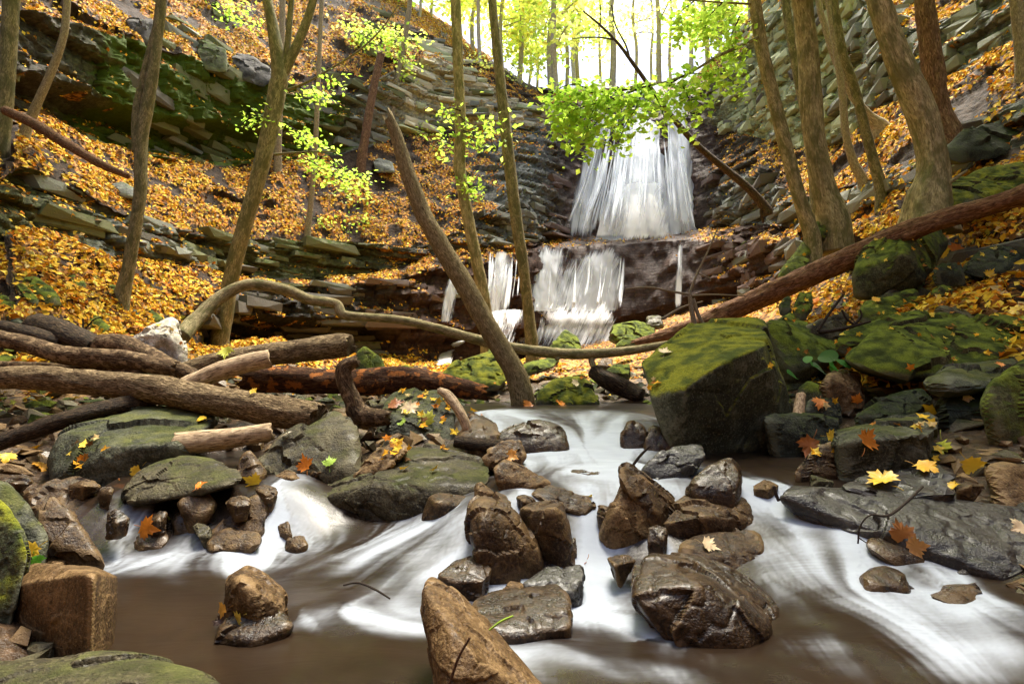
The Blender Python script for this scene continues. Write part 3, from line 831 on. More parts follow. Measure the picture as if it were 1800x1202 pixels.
def slab_variant(k):
    r = np.random.default_rng(100 + k)
    pts = []
    for sx in (-.5, .5):
        for sy in (-.5, .5):
            for sz in (-.5, .5):
                c = np.array([sx, sy, sz]) * (1 + r.uniform(-.26, .10, 3) * [1, .8, 1])
                ch = r.uniform(.86, .97, 3)
                pts += [c * [ch[0], 1, 1], c * [1, ch[1], 1], c * [1, 1, .8 + .15 * ch[2]]]
    pts.append(np.array([r.uniform(-.3, .3), -.54, r.uniform(-.3, .3)]))
    return hull_mesh(pts)
SLABV = [slab_variant(k) for k in range(14)]
SLAB_ME = {}
def slab_mesh(k, mname):
    if (k, mname) not in SLAB_ME:
        V, Fc = SLABV[k]
        me = bpy.data.meshes.new('rock_slab')
        me.from_pydata(V.tolist(), [], Fc.tolist())
        me.materials.append(M[mname])
        SLAB_ME[(k, mname)] = me
    return SLAB_ME[(k, mname)]

vstart = np.r_[0, np.cumsum(NV)]
ustart = np.r_[0, np.cumsum(NU)]
def slabs():
    """(wall index, position, angle, size, material, roll): slabs laid in level beds along the cliff bands"""
    out = []
    u0, u1 = ustart[2], ustart[16]
    col_a = arcm[:, 0]
    for band, th in ((1, .2), (3, .18), (5, .19), (6, .24)):
        j0, j1 = vstart[band], vstart[band + 1]
        z0, z1 = LV[u0:u1, j0, 2].min(), LV[u0:u1, j1, 2].max()
        for lev in np.arange(z0 + th / 2, z1, th):
            a = col_a[u0] + rng.uniform(0, .6)
            while a < col_a[u1 - 1]:
                iu = int(np.searchsorted(col_a, a))
                un = us[iu]
                st = min(int(un + .5), NS - 1)
                zc = LV[iu, j0:j1 + 1, 2]
                fr = (lev - zc[0]) / max(zc[-1] - zc[0], .05)
                big = band == 5 and un < 5.6 and fr > .42
                w = rng.uniform(.35, 1.5) * (1.3 if big else (.55 if un > 11.5 and band >= 5 else 1))
                if 0 < fr < 1:
                    h = th * rng.uniform(.6, 1.5) * (2.6 if big else (1.25 if un > 11.5 else 1))
                    dens = .5
                    if band == 5 and un > 7.6 and un < 8.5: dens = .75
                    if band == 5 and 6.3 < un < 7.6: dens = .8
                    if band == 5 and un > 11.5: dens = .6
                    if 8.7 < un < 11.4: dens = .0 if band in (1, 3) else .12
                    if band == 1 and un < 4.6: dens = 0
                    if band == 1 and 4.5 < un < 6.6: dens = .7
                    if band == 1 and 6.6 < un < 8.7: dens = .12
                    if band == 6: dens = .5 if (6.2 < un < 7.4 or 11.6 < un < 13.5) else .06
                    if big: dens = .1
                    pc = CC[st][band]
                    mat = {'d': 'c_dark', 'g': 'c_grey', 'o': 'c_olive', 'p': 'c_pale', 'l': 'c_green', 'b': 'c_brown', 'k': 'c_dark'}[pc]
                    if pc == 'p':
                        if rng.random() < .35: mat = rng.choice(['c_green', 'c_grey', 'c_olive'])
                    elif rng.random() < .25:
                        mat = rng.choice(['c_dark', 'c_grey', 'c_olive'])
                    if big: mat = rng.choice(['c_dark', 'c_olive'])
                    if rng.random() < dens:
                        j = j0 + int(np.argmin(np.abs(zc - lev)))
                        pos = LD[iu, j].copy()
                        pos[2] = lev + rng.uniform(-.04, .04)
                        tn = LV[min(iu + 3, nu - 1), j] - LV[max(iu - 3, 0), j]
                        ang = math.atan2(tn[1], tn[0])
                        o = hn[iu, j]
                        dep = rng.uniform(.4, .8)
                        pos = pos - o * dep * rng.uniform(.30, .5)
                        if np.dot([math.sin(ang), -math.cos(ang)], o[:2]) < 0:
                            ang += math.pi
                        wall = 0 if iu <= cuts[1] else (1 if iu <= cuts[2] else 2)
                        out.append((wall, pos, ang + rng.uniform(-.12, .12), (w * 1.08, dep, h), mat, rng.uniform(-.05, .05)))
                a += w * rng.uniform(.85, 1.15)
    return out
SL = slabs()
per = {0: [], 1: [], 2: []}
for s in SL:
    px, py, dep = project(np.array([s[1]]))
    inside = -60 < px[0] < 1860 and -60 < py[0] < 900 and dep[0] > 1
    if not inside:
        continue
    per[s[0]].append((s[3][0] * s[3][2] / dep[0] ** 2, s))
def slab_mat(s):
    return Matrix.Translation(Vector(s[1])) @ Matrix.Rotation(s[2], 4, 'Z') @ Matrix.Rotation(s[5], 4, 'Y') @ Matrix.Diagonal((*s[3], 1))
mnames = ['c_dark', 'c_grey', 'c_olive', 'c_pale', 'c_green', 'c_brown']
for w in per:
    L = [s for _, s in sorted(per[w], key=lambda x: -x[0])]
    for s in L[:295]:
        k = random.randrange(len(SLABV))
        ob = bpy.data.objects.new('rock_slab', slab_mesh(k, s[4]))
        COL.objects.link(ob)
        ob.parent = WALLS[w]
        ob.matrix_world = slab_mat(s)
    rest = L[295:]
    if rest:
        VV, FF, MI, n0 = [], [], [], 0
        for s in rest:
            V, Fc = SLABV[random.randrange(len(SLABV))]
            mt = np.array(slab_mat(s))
            VV.append(V @ mt[:3, :3].T + mt[:3, 3])
            FF.append(Fc + n0)
            MI += [mnames.index(s[4])] * len(Fc)
            n0 += len(V)
        o = mesh_np('thin_ledge_rock', np.concatenate(VV), np.concatenate(FF), smooth=False, mats=[M[m] for m in mnames], mat_idx=MI, parent=WALLS[w])
        tag(o, kind='stuff')

# ---------------------------------------------------------------- rocks: rounded convex solids through measured corners, then weathered
ICO = {}
def ico(n):
    if n not in ICO:
        bm = bmesh.new()
        bmesh.ops.create_icosphere(bm, subdivisions=n, radius=1)
        V = np.array([v.co for v in bm.verts])
        bm.verts.index_update()
        Fc = np.array([[v.index for v in f.verts] for f in bm.faces])
        bm.free()
        E = np.unique(np.sort(np.concatenate([Fc[:, [0, 1]], Fc[:, [1, 2]], Fc[:, [2, 0]]]), 1), axis=0)
        ICO[n] = (V, Fc, E, np.bincount(E.ravel(), minlength=len(V)))
    return ICO[n]

def solid(pts, res, k, amp, sharp=1.0, seed=0.0, lay=0.4):
    pts = np.asarray(pts, float)
    lo, hi = pts.min(0), pts.max(0)
    sc = np.maximum((hi - lo) / 2, 1e-3)
    c = (lo + hi) / 2
    Qp = (pts - c) / sc
    bm = bmesh.new()
    for q in Qp:
        bm.verts.new(q)
    bmesh.ops.convex_hull(bm, input=bm.verts)
    bm.faces.ensure_lookup_table()
    bm.normal_update()
    cen = np.mean([f.calc_center_median() for f in bm.faces], axis=0)
    pl = []
    for f in sorted(bm.faces, key=lambda f: -f.calc_area()):
        if f.calc_area() < 1e-5:
            continue
        n = np.array(f.normal)
        h = float(n @ (np.array(f.calc_center_median()) - cen))
        if h < 0:
            n, h = -n, -h
        h = max(h, .04)
        if all(not (n @ m > .985 and abs(h - g) < .06) for m, g in pl):
            pl.append((n, h))
    bm.free()
    rr_ = np.random.default_rng(int(seed * 10) + 3)
    for _ in range(5):
        n = rr_.normal(size=3)
        n /= np.linalg.norm(n)
        sup = ((Qp - cen) @ n).max()
        pl.append((n, sup * rr_.uniform(.91, .985)))
    Nn = np.array([a for a, _ in pl])
    Hh = np.array([a for _, a in pl])
    D, Fc, E, dg_ = ico(res)
    dots = D @ Nn.T / Hh
    dots = np.maximum(dots, 1e-6)
    mx = dots.max(1, keepdims=True)
    wgt = (dots / mx) ** k
    r = 1 / (mx[:, 0] * wgt.sum(1) ** (1 / k))
    r *= 1.0 + .35 / k
    n = (wgt[:, :, None] * Nn[None]).sum(1) / sc
    n /= np.linalg.norm(n, axis=1)[:, None]
    V = (cen + D * r[:, None]) * sc + c
    def relax(V, f):
        S = np.zeros_like(V)
        for a_ in range(3):
            S[:, a_] = np.bincount(E[:, 0], V[E[:, 1], a_], len(V)) + np.bincount(E[:, 1], V[E[:, 0], a_], len(V))
        return V * (1 - f) + f * S / dg_[:, None]
    for _ in range(3 if res > 5 else 1):
        V = relax(V, .6)
    size = float(np.sort(hi - lo)[1])
    q = V / size + seed
    a1 = fbm(q * 2.0, 4)
    a2 = fbm(q * 7.0, 4, .55)
    bed = fbm(np.c_[q[:, 0] * 1.5 + q[:, 2] * 1.2, q[:, 1] * 1.5, q[:, 2] * 13 - q[:, 0] * 2.0], 3)
    chip = np.abs(fbm(q * 3.6 + 5, 3))
    disp = a1 * .8 + a2 * .45 + lay * bed * .6 - .9 * sstep(.0, .12, .12 - chip) * .8
    K = 26
    cells = V[rr_.integers(0, len(V), K)]
    u_, g_ = rr_.uniform(-1, 1, K), rr_.normal(size=(K, 3))
    Vw = V + size * .10 * np.c_[fbm(q * 3.1 + 11, 3), fbm(q * 3.1 + 23, 3), fbm(q * 3.1 + 37, 3)]
    dd = ((Vw[:, None, :] - cells[None]) ** 2).sum(2)
    ck = dd.argmin(1)
    facet = u_[ck] * .7 + ((V - cells[ck]) * g_[ck]).sum(1) / size * 1.6
    V = V + n * ((disp * .6 + np.clip(facet, -1.4, 1.4) * 1.35) * amp * size)[:, None]
    if res > 6:
        V = relax(V, .5)
    return V, Fc

ROCKS = []
def rock(name, label, mat, d, pts, t=.3, res=6, amp=.026, k=80, sink=.1, cat=None, lay=.4):
    W = []
    for p in pts:
        dd = p[2] if len(p) > 2 else 0.0
        W.append(P(p[0], p[1], d + dd))
    W = np.array(W)
    cen = W.mean(0)
    zlo, zhi = W[:, 2].min(), W[:, 2].max()
    back = cen + (W - cen) * .88
    back = back * (1 + t / back[:, 1:2])          # away from the viewer's side, so the far side stays behind the near one
    back[:, 2] -= .06 * (W[:, 2] - zlo)
    low = W[W[:, 2] < zlo + .35 * (zhi - zlo)] - [0, 0, sink]
    V, Fc = solid(np.concatenate([W, back, low]), res, k, amp, seed=len(ROCKS) * 3.7, lay=lay)
    o = mesh_np(name, V, Fc, M[mat], sharp=32, origin=(V[:, 0].mean(), V[:, 1].mean(), V[:, 2].min()))
    tag(o, label, cat or name.split('_')[-1])
    ROCKS.append(o)
    return o

B, R = 'boulder', 'rock'
# --- east bank
rock(B, 'largest boulder, yellow-green moss on its sloping top, dark face over the water', 'bright_moss', 3.05, [(1128, 642, .3), (1160, 612, .5), (1215, 567, .8), (1342, 556, .85), (1350, 606, .05), (1262, 642, -.08), (1200, 684, -.12), (1142, 700, .02), (1387, 690, .3), (1390, 796, .3), (1190, 790, 0), (1165, 735, -.02)], .5, 7, .012, 90, .1)
rock('stone_slab', 'grey-green slab sloping down behind the largest mossy boulder', 'moss', 4.3, [(1346, 562, .2), (1420, 568, .6), (1492, 606, .6), (1486, 622, .2), (1430, 640, .02), (1384, 645, 0), (1375, 690, .1)], .4, 5, .02, cat='slab')
rock(B, 'long cracked mossy boulder overhanging the dark hollow', 'moss', 3.5, [(1478, 634, .12), (1530, 592, .3), (1572, 562, .55), (1640, 552, .7), (1740, 550, .7), (1815, 572, .5), (1820, 622, .3), (1700, 645, .02), (1625, 674, 0), (1560, 652, 0), (1515, 655, .03)], .5, 6, .022, 26, 0)
rock(R, 'low mossy rock tucked behind the long cracked boulder', 'moss', 4.3, [(1465, 602, 0), (1480, 580, .1), (1560, 557, .25), (1622, 545, .4), (1645, 562, .35), (1600, 590, 0), (1500, 615, 0)], .4, 5)
rock(R, 'blocky green rock with an orange leaf on its top edge', 'moss', 5.0, [(1505, 548, .05), (1522, 530, .2), (1610, 506, .3), (1623, 535, .2), (1616, 558, 0), (1530, 574, 0)], .5, 5, cat='rock')
rock('stone_slab', 'narrow slab with a pale wet edge leaning among the twigs', 'olive', 4.7, [(1408, 577, 0), (1455, 556, .1), (1482, 544, .2), (1496, 555, .2), (1470, 592, 0), (1440, 590, 0)], .35, 5, cat='slab')
rock('stone_slab', 'thin ridge of grey stone behind the blocky green rock', 'olive', 5.4, [(1538, 530, 0), (1580, 493, .2), (1640, 510, .3), (1640, 545, .1), (1560, 548, 0)], .4, 5, cat='slab')
rock(B, 'tilted square boulder with a moss stripe, below the long fallen log', 'moss', 5.5, [(1497, 482, .15), (1506, 450, .3), (1550, 402, .4), (1640, 387, .7), (1662, 420, .6), (1628, 480, -.05), (1590, 440, -.12), (1500, 512, .1), (1600, 512, .1)], .6, 6, .016, 36)
rock(R, 'upright mossy wedge behind the flat-topped stone', 'moss', 4.9, [(1635, 550, 0), (1637, 508, .05), (1660, 500, .2), (1697, 530, .2), (1702, 548, .05)], .35, 5)
rock('stone_slab', 'flat-topped green stone lying above the long cracked boulder', 'olive', 4.2, [(1640, 572, 0), (1648, 540, .1), (1700, 537, .3), (1765, 552, .4), (1765, 572, .1)], .4, 5, cat='slab')
rock(R, 'peaked dark rock beside leaf litter on the slope', 'dark', 4.9, [(1705, 540, 0), (1725, 512, .1), (1762, 487, .3), (1787, 520, .2), (1782, 542, 0)], .4, 5)
rock('stone_slab', 'dark tilted slab high on the bank near yellow leaves', 'dark', 5.5, [(1690, 468, 0), (1722, 437, .3), (1810, 426, .5), (1830, 460, .3), (1730, 480, 0)], .4, 5, cat='slab')
rock(R, 'small dark stone under the tilted slab', 'dark', 5.2, [(1638, 475, 0), (1655, 462, .1), (1690, 463, .1), (1692, 485, 0), (1645, 488, 0)], .3, 5)
rock('stone_slab', 'grey slab with a bare blue-grey top above the dark hollow', 'grey', 3.0, [(1628, 672, .02), (1665, 650, .3), (1715, 633, .6), (1795, 626, .6), (1780, 660, .2), (1715, 682, 0), (1650, 690, 0)], .4, 5, cat='slab', sink=.02)
rock(B, 'smooth green boulder cut off at the edge of the frame', 'moss', 2.6, [(1722, 705, .05), (1732, 670, .1), (1805, 628, .3), (1880, 640, .3), (1900, 810, .2), (1760, 812, .1), (1730, 745, .02)], .5, 6, .016)
rock(R, 'dark mossy block with an undercut front', 'dark', 2.9, [(1645, 705, .05), (1680, 688, .3), (1735, 682, .4), (1742, 722, .1), (1740, 800, .1), (1662, 795, .1), (1650, 745, 0)], .4, 5)
rock(B, 'grey layered block with a brown leaf on its face', 'grey', 2.45, [(1466, 782, .02), (1480, 757, .25), (1560, 738, .45), (1628, 731, .5), (1627, 762, -.05), (1500, 772, -.05), (1642, 790, .2), (1636, 828, 0), (1480, 838, 0)], .4, 6, .022, 34, lay=1.0)
rock(R, 'brown chunky rock wedged beneath broad green leaves', 'tan', 3.6, [(1444, 682, 0), (1452, 662, .02), (1472, 650, .15), (1510, 656, .15), (1516, 692, 0), (1482, 706, 0), (1450, 700, 0)], .25, 5, .035)
rock(R, 'dark green block at the waterline beside the pale stick', 'dark', 2.95, [(1345, 732, .02), (1400, 722, .1), (1475, 735, .1), (1476, 795, 0), (1365, 800, 0), (1350, 772, 0)], .3, 5)
rock(R, 'rounded speckled rock under the brown chunky one', 'grey', 3.5, [(1408, 725, 0), (1425, 700, .05), (1462, 695, .1), (1478, 712, .05), (1476, 740, 0), (1415, 745, 0)], .25, 5, k=10)
rock(R, 'small round green rock behind the pale stick', 'moss', 3.6, [(1402, 685, 0), (1420, 668, .05), (1444, 678, .05), (1448, 695, 0), (1410, 700, 0)], .2, 4, k=10)
rock(R, 'dark slanted stone inside the hollow', 'dark', 3.1, [(1500, 732, 0), (1545, 700, .1), (1622, 678, .3), (1640, 700, .2), (1600, 735, 0)], .3, 5)
rock('stone_slab', 'long wet slate slab slanting out of the rapids', 'slate', 1.85, [(1366, 872, .24), (1385, 853, .26), (1500, 858, .26), (1620, 868, .24), (1810, 888, .18), (1830, 985, -.12), (1780, 1012, -.16), (1640, 965, -.05), (1500, 915, .12), (1400, 906, .22)], .25, 7, .018, 30, .06, cat='slab')
rock('stone_slab', 'flat wet rock with a yellow leaf at its tip', 'slate', 2.05, [(1478, 858, .05), (1520, 835, .2), (1600, 818, .35), (1660, 822, .35), (1674, 838, .2), (1665, 868, 0), (1560, 878, 0)], .3, 5, cat='slab', sink=.04)
rock(R, 'tan rough rock at the edge above the slate slab', 'tan', 2.1, [(1735, 822, .1), (1800, 817, .2), (1850, 830, .2), (1850, 895, 0), (1755, 885, 0)], .3, 5)
rock(R, 'knobbly wet rock beside the lowest rapids', 'wet', 1.5, [(1633, 1050, .05), (1655, 1024, .12), (1740, 1038, .2), (1810, 1050, .2), (1850, 1110, .05), (1790, 1130, 0), (1690, 1100, 0)], .25, 5, .04)
rock(R, 'small upright wet stone under the slate slab', 'slate', 1.72, [(1678, 1030, 0), (1682, 1005, .02), (1703, 992, .05), (1708, 1030, 0)], .1, 4)
rock(R, 'brown triangular rock touching the layered block', 'brown', 2.42, [(1394, 830, 0), (1428, 788, .1), (1466, 772, .2), (1474, 835, .05), (1410, 838, 0)], .2, 5)
rock(R, 'submerged brown rock in the rapids under the slab', 'wet', 1.6, [(1510, 1010, .05), (1545, 988, .1), (1590, 1005, .1), (1605, 1030, 0), (1520, 1035, 0)], .12, 4, k=9)
rock(R, 'low wet rock at the head of the rapids', 'wet', 1.78, [(1520, 950, .05), (1560, 935, .15), (1620, 950, .15), (1630, 985, 0), (1530, 975, 0)], .12, 4, k=9)
# --- the stony dam across the stream
rock(B, 'biggest wet brown boulder standing in the rapids', 'wet', 1.36, [(1112, 1048, .1), (1118, 990, .2), (1134, 964, .32), (1200, 968, .36), (1272, 988, .34), (1372, 1062, .2), (1350, 1112, .02), (1310, 1134, -.02), (1180, 1095, 0), (1116, 1066, .02), (1230, 1020, .05)], .2, 7, .022, 26)
rock(R, 'flat-topped brown rock with a cream leaf on it', 'brown', 1.8, [(1192, 965, .02), (1200, 952, .1), (1240, 940, .2), (1325, 932, .22), (1342, 960, .1), (1336, 1008, .02), (1250, 1004, 0)], .25, 5)
rock(R, 'peaked red-brown rock between the wet tan one and the flat-topped one', 'brown', 2.02, [(1158, 920, .03), (1180, 890, .08), (1228, 856, .2), (1266, 860, .22), (1311, 876, .15), (1326, 917, .05), (1290, 948, 0), (1200, 955, 0), (1240, 905, -.05)], .25, 6, .022)
rock(R, 'tall tan rock leaning over the small central fall', 'tan', 2.02, [(1086, 880, .02), (1100, 835, .1), (1122, 832, .12), (1146, 845, .12), (1153, 882, .06), (1140, 930, .02), (1112, 972, 0), (1060, 966, 0), (1049, 940, .02), (1075, 905, -.03)], .18, 6, .022, 16)
rock(R, 'thin red-brown rock leaning behind the tall tan rock', 'brown', 2.05, [(1086, 820, .05), (1097, 813, .08), (1130, 830, .1), (1192, 880, .1), (1155, 895, 0), (1090, 850, 0)], .15, 5)
rock(R, 'straight-sided block leaning against the rounded brown boulder', 'brown', 1.88, [(909, 896, .06), (930, 885, .12), (988, 878, .14), (1000, 915, .04), (1012, 986, 0), (975, 998, 0), (935, 935, 0), (975, 895, -.03)], .15, 5, .018, 40)
rock(B, 'rounded two-tone boulder at the middle of the dam', 'brown', 1.76, [(814, 925, .04), (824, 880, .12), (842, 864, .18), (875, 867, .2), (915, 900, .14), (938, 950, .08), (962, 1000, .05), (910, 1022, 0), (862, 995, -.02), (830, 962, -.02), (850, 900, -.02)], .2, 6, .024, 14)
rock(R, 'cube-like wet rock under the tip of the long slab', 'brown', 2.15, [(738, 925, .05), (754, 872, .1), (768, 865, .14), (826, 870, .14), (832, 892, .05), (812, 936, 0), (765, 938, 0), (765, 880, -.02)], .2, 5, .018, 36)
rock(B, 'long grey-green boulder lying across the stream', 'olive', 2.32, [(518, 888, .05), (560, 850, .2), (600, 828, .3), (740, 778, .45), (800, 788, .4), (862, 806, .3), (869, 842, .08), (858, 858, .02), (750, 892, -.03), (690, 925, -.02), (600, 936, 0), (530, 922, .02), (640, 850, .0)], .3, 7, .018, 20)
rock('stone_slab', 'thin brown slab resting at the lip of the small central fall', 'brown', 2.12, [(932, 868, .02), (945, 857, .06), (980, 857, .1), (1035, 872, .1), (1046, 886, .04), (1030, 902, 0), (960, 886, 0)], .15, 5, cat='slab', sink=.02)
rock(R, 'tan splinter of rock with wet leaves heaped on it', 'tan', 2.2, [(866, 822, .02), (885, 808, .08), (920, 820, .1), (967, 846, .06), (930, 857, 0), (880, 842, 0)], .15, 5)
rock(R, 'tan sloping stone under the dark driftwood stub', 'tan', 2.55, [(844, 805, .02), (880, 773, .1), (915, 773, .14), (927, 802, .06), (890, 824, 0)], .2, 5)
rock(R, 'wet green stone lodged below the leaning block', 'slate', 1.62, [(918, 1026, .02), (960, 998, .1), (1022, 994, .12), (1030, 1012, .06), (1015, 1044, 0), (940, 1046, 0)], .12, 5)
rock('stone_slab', 'tan slab with water skimming over its glistening top', 'wet', 1.37, [(825, 1052, .15), (880, 1036, .2), (980, 1024, .22), (1000, 1042, .15), (1003, 1100, .02), (900, 1122, -.02), (840, 1100, 0)], .15, 5, .02, 30, cat='slab')
rock(B, 'fin-shaped brown rock jutting up nearest the camera', 'tan', 1.02, [(741, 1030, .1), (746, 1016, .14), (757, 1012, .16), (790, 1034, .15), (852, 1080, .14), (858, 1108, .1), (925, 1180, .06), (985, 1250, .0), (800, 1260, -.1), (760, 1165, -.02), (745, 1100, .05), (790, 1095, .0), (835, 1150, -.04)], .12, 7, .016, 34)
rock(R, 'pointed tan rock alone in the calm pool', 'tan', 1.4, [(396, 1062, .04), (404, 1012, .08), (433, 994, .12), (470, 1012, .12), (502, 1042, .1), (506, 1066, .04), (450, 1078, 0), (420, 1020, .0)], .14, 5, .03, 24)
rock(R, 'wet rounded rock at the foot of the pointed tan rock', 'wet', 1.34, [(380, 1118, .02), (392, 1090, .05), (425, 1066, .1), (490, 1068, .1), (522, 1098, .05), (440, 1125, 0)], .12, 5, k=12)
rock(B, 'upright squared block with a dark face and a pale edge', 'tan', 1.22, [(0, 1035, .2), (55, 990, .28), (140, 992, .24), (178, 998, .16), (208, 1012, .2), (204, 1112, .18), (160, 1156, -.04), (166, 1003, -.04), (60, 1165, .1), (0, 1115, .22)], .12, 7, .005, 60)
rock(B, 'low olive rock filling the bottom corner of the frame', 'olive', .98, [(-60, 1172, .1), (60, 1160, .14), (200, 1148, .18), (300, 1166, .16), (380, 1195, .1), (430, 1260, 0), (-60, 1280, 0)], .2, 7, .015, 14)
rock(B, 'tall green mossy boulder cut off by the frame edge', 'bright_moss', 1.32, [(-60, 860, .2), (0, 872, .16), (28, 905, .1), (50, 962, .05), (44, 1010, .02), (0, 1125, 0), (-70, 1140, 0)], .2, 7, .014, 14)
rock(R, 'slanting green-grey stone behind the tall mossy boulder', 'grey', 1.72, [(-20, 845, .1), (8, 848, .1), (42, 880, .08), (82, 948, .04), (60, 980, 0), (20, 930, 0)], .2, 5)
rock(R, 'speckled brown rock sloping into the pool edge', 'brown', 1.86, [(68, 905, .05), (75, 880, .1), (92, 868, .12), (110, 885, .1), (128, 920, .08), (162, 950, .05), (188, 988, .02), (110, 992, 0), (75, 945, 0)], .16, 5)
rock(R, 'dark brown rock beside the thin trickle of water', 'brown', 2.15, [(42, 868, .08), (90, 846, .15), (132, 834, .2), (168, 848, .18), (178, 918, .02), (130, 930, 0), (70, 910, 0)], .25, 5)
rock(B, 'domed dark olive boulder above the twin trickles', 'olive', 2.16, [(212, 870, .05), (236, 830, .15), (265, 812, .25), (320, 800, .3), (380, 808, .28), (428, 830, .12), (424, 852, .02), (350, 864, 0), (240, 880, 0)], .25, 6, .016, 16, .02)
rock(R, 'small brown stone under the domed boulder', 'brown', 2.12, [(312, 882, .02), (330, 866, .06), (368, 866, .1), (382, 885, .05), (352, 908, 0), (330, 903, 0)], .12, 4)
rock(R, 'pyramid-shaped brown rock at the far pool edge', 'brown', 2.08, [(366, 942, .03), (400, 905, .08), (454, 867, .14), (472, 880, .12), (470, 932, .03), (430, 965, 0), (372, 966, 0)], .18, 5)
rock(R, 'dark stone shelf below the pyramid-shaped rock', 'brown', 2.0, [(364, 948, .05), (400, 928, .1), (460, 932, .08), (462, 955, .02), (400, 968, 0), (368, 966, 0)], .12, 4)
rock(R, 'red-brown wet stone between the two trickles', 'brown', 2.08, [(166, 945, .02), (185, 918, .08), (220, 918, .1), (228, 945, .04), (215, 968, 0), (180, 968, 0)], .15, 4)
rock(R, 'low wet stone beside the orange leaf in the trickles', 'wet', 2.05, [(232, 952, .02), (255, 928, .08), (290, 926, .1), (302, 945, .04), (280, 964, 0), (240, 966, 0)], .15, 4)
rock(R, 'round dark cobble under the domed boulder', 'wet', 2.12, [(300, 915, .02), (312, 900, .06), (335, 900, .06), (342, 918, .02), (330, 938, 0), (308, 936, 0)], .12, 4, k=8)
rock(B, 'broad mossy slab-topped boulder under the main log', 'grey', 2.55, [(84, 800, .1), (110, 757, .2), (180, 730, .45), (255, 714, .6), (345, 714, .7), (386, 730, .6), (335, 775, .05), (310, 805, .02), (130, 838, 0), (90, 825, .02), (230, 790, -.02)], .4, 6, .018, 26, lay=.7)
rock(B, 'dark green-brown boulder behind the white scrap of bark', 'olive', 2.5, [(448, 810, .05), (500, 762, .2), (560, 735, .35), (602, 720, .4), (630, 757, .2), (632, 822, .02), (560, 838, 0), (470, 830, 0)], .35, 5)
rock(B, 'grey-green boulder with maple leaves scattered on its sloping top', 'grey', 3.15, [(650, 785, .04), (672, 712, .3), (690, 690, .45), (772, 680, .5), (800, 702, .35), (806, 778, .1), (740, 792, 0), (660, 792, 0), (700, 745, .03)], .35, 6, .018, 30)
rock(R, 'bone-white chunky rock among the driftwood logs', 'white', 3.9, [(232, 592, .05), (262, 575, .15), (292, 564, .2), (306, 562, .2), (318, 590, .1), (329, 618, .05), (318, 630, 0), (258, 608, 0), (290, 585, -.03)], .25, 5, .035)
rock(R, 'brown wet boulder splitting the upper cascade', 'wet', 3.0, [(868, 775, .03), (880, 755, .08), (910, 743, .14), (962, 739, .16), (1000, 755, .1), (1002, 782, .02), (940, 795, 0), (885, 790, 0)], .25, 5, k=10)
rock(R, 'round brown stone in the upper cascade near the largest boulder', 'wet', 3.05, [(1088, 778, .03), (1098, 746, .08), (1120, 738, .1), (1138, 752, .08), (1138, 785, .02), (1100, 792, 0)], .2, 4, k=9)
rock(R, 'shiny stone squeezed against the largest boulder', 'wet', 3.0, [(1128, 785, .03), (1140, 748, .1), (1172, 744, .1), (1182, 790, .02), (1140, 796, 0)], .2, 4, k=9)
rock(R, 'dark grey ridge-backed rock by the black twig', 'slate', 2.38, [(1126, 826, .02), (1160, 792, .08), (1200, 780, .14), (1234, 780, .14), (1242, 800, .06), (1180, 836, 0), (1140, 838, 0)], .15, 5)
rock(R, 'wet tan rounded rock shining in the shallows', 'wet', 2.1, [(1208, 858, .02), (1238, 822, .1), (1278, 804, .16), (1302, 818, .12), (1306, 838, .06), (1292, 862, 0), (1220, 866, 0)], .18, 5, k=12)
rock(R, 'brown triangular stone behind the domed boulder', 'brown', 2.38, [(412, 838, .02), (424, 795, .08), (440, 790, .1), (468, 828, .06), (455, 842, 0)], .15, 4)
rock(R, 'tan stone peeking above the long grey-green boulder', 'tan', 2.45, [(622, 835, .02), (660, 792, .1), (704, 774, .16), (718, 790, .1), (690, 818, 0), (640, 842, 0)], .2, 5)
rock(R, 'small fragment of brown rock awash in the pool', 'brown', 2.05, [(502, 965, .02), (505, 946, .04), (535, 940, .06), (543, 958, .02), (520, 968, 0)], .06, 4)
rock(R, 'half-sunk brown rock below the two-tone boulder', 'wet', 1.66, [(770, 1010, .03), (800, 985, .1), (842, 972, .12), (866, 1000, .05), (850, 1022, 0), (790, 1022, 0)], .12, 5)
rock(R, 'brown stones and bark awash beneath the cascade stick', 'brown', 2.85, [(800, 765, .1), (835, 735, .3), (872, 740, .3), (880, 770, .05), (840, 785, 0)], .2, 4)
rock(R, 'red-brown flat stone at the edge of the upper cascade', 'brown', 3.2, [(815, 745, .05), (830, 722, .2), (868, 742, .2), (876, 758, .05), (830, 765, 0)], .2, 4)
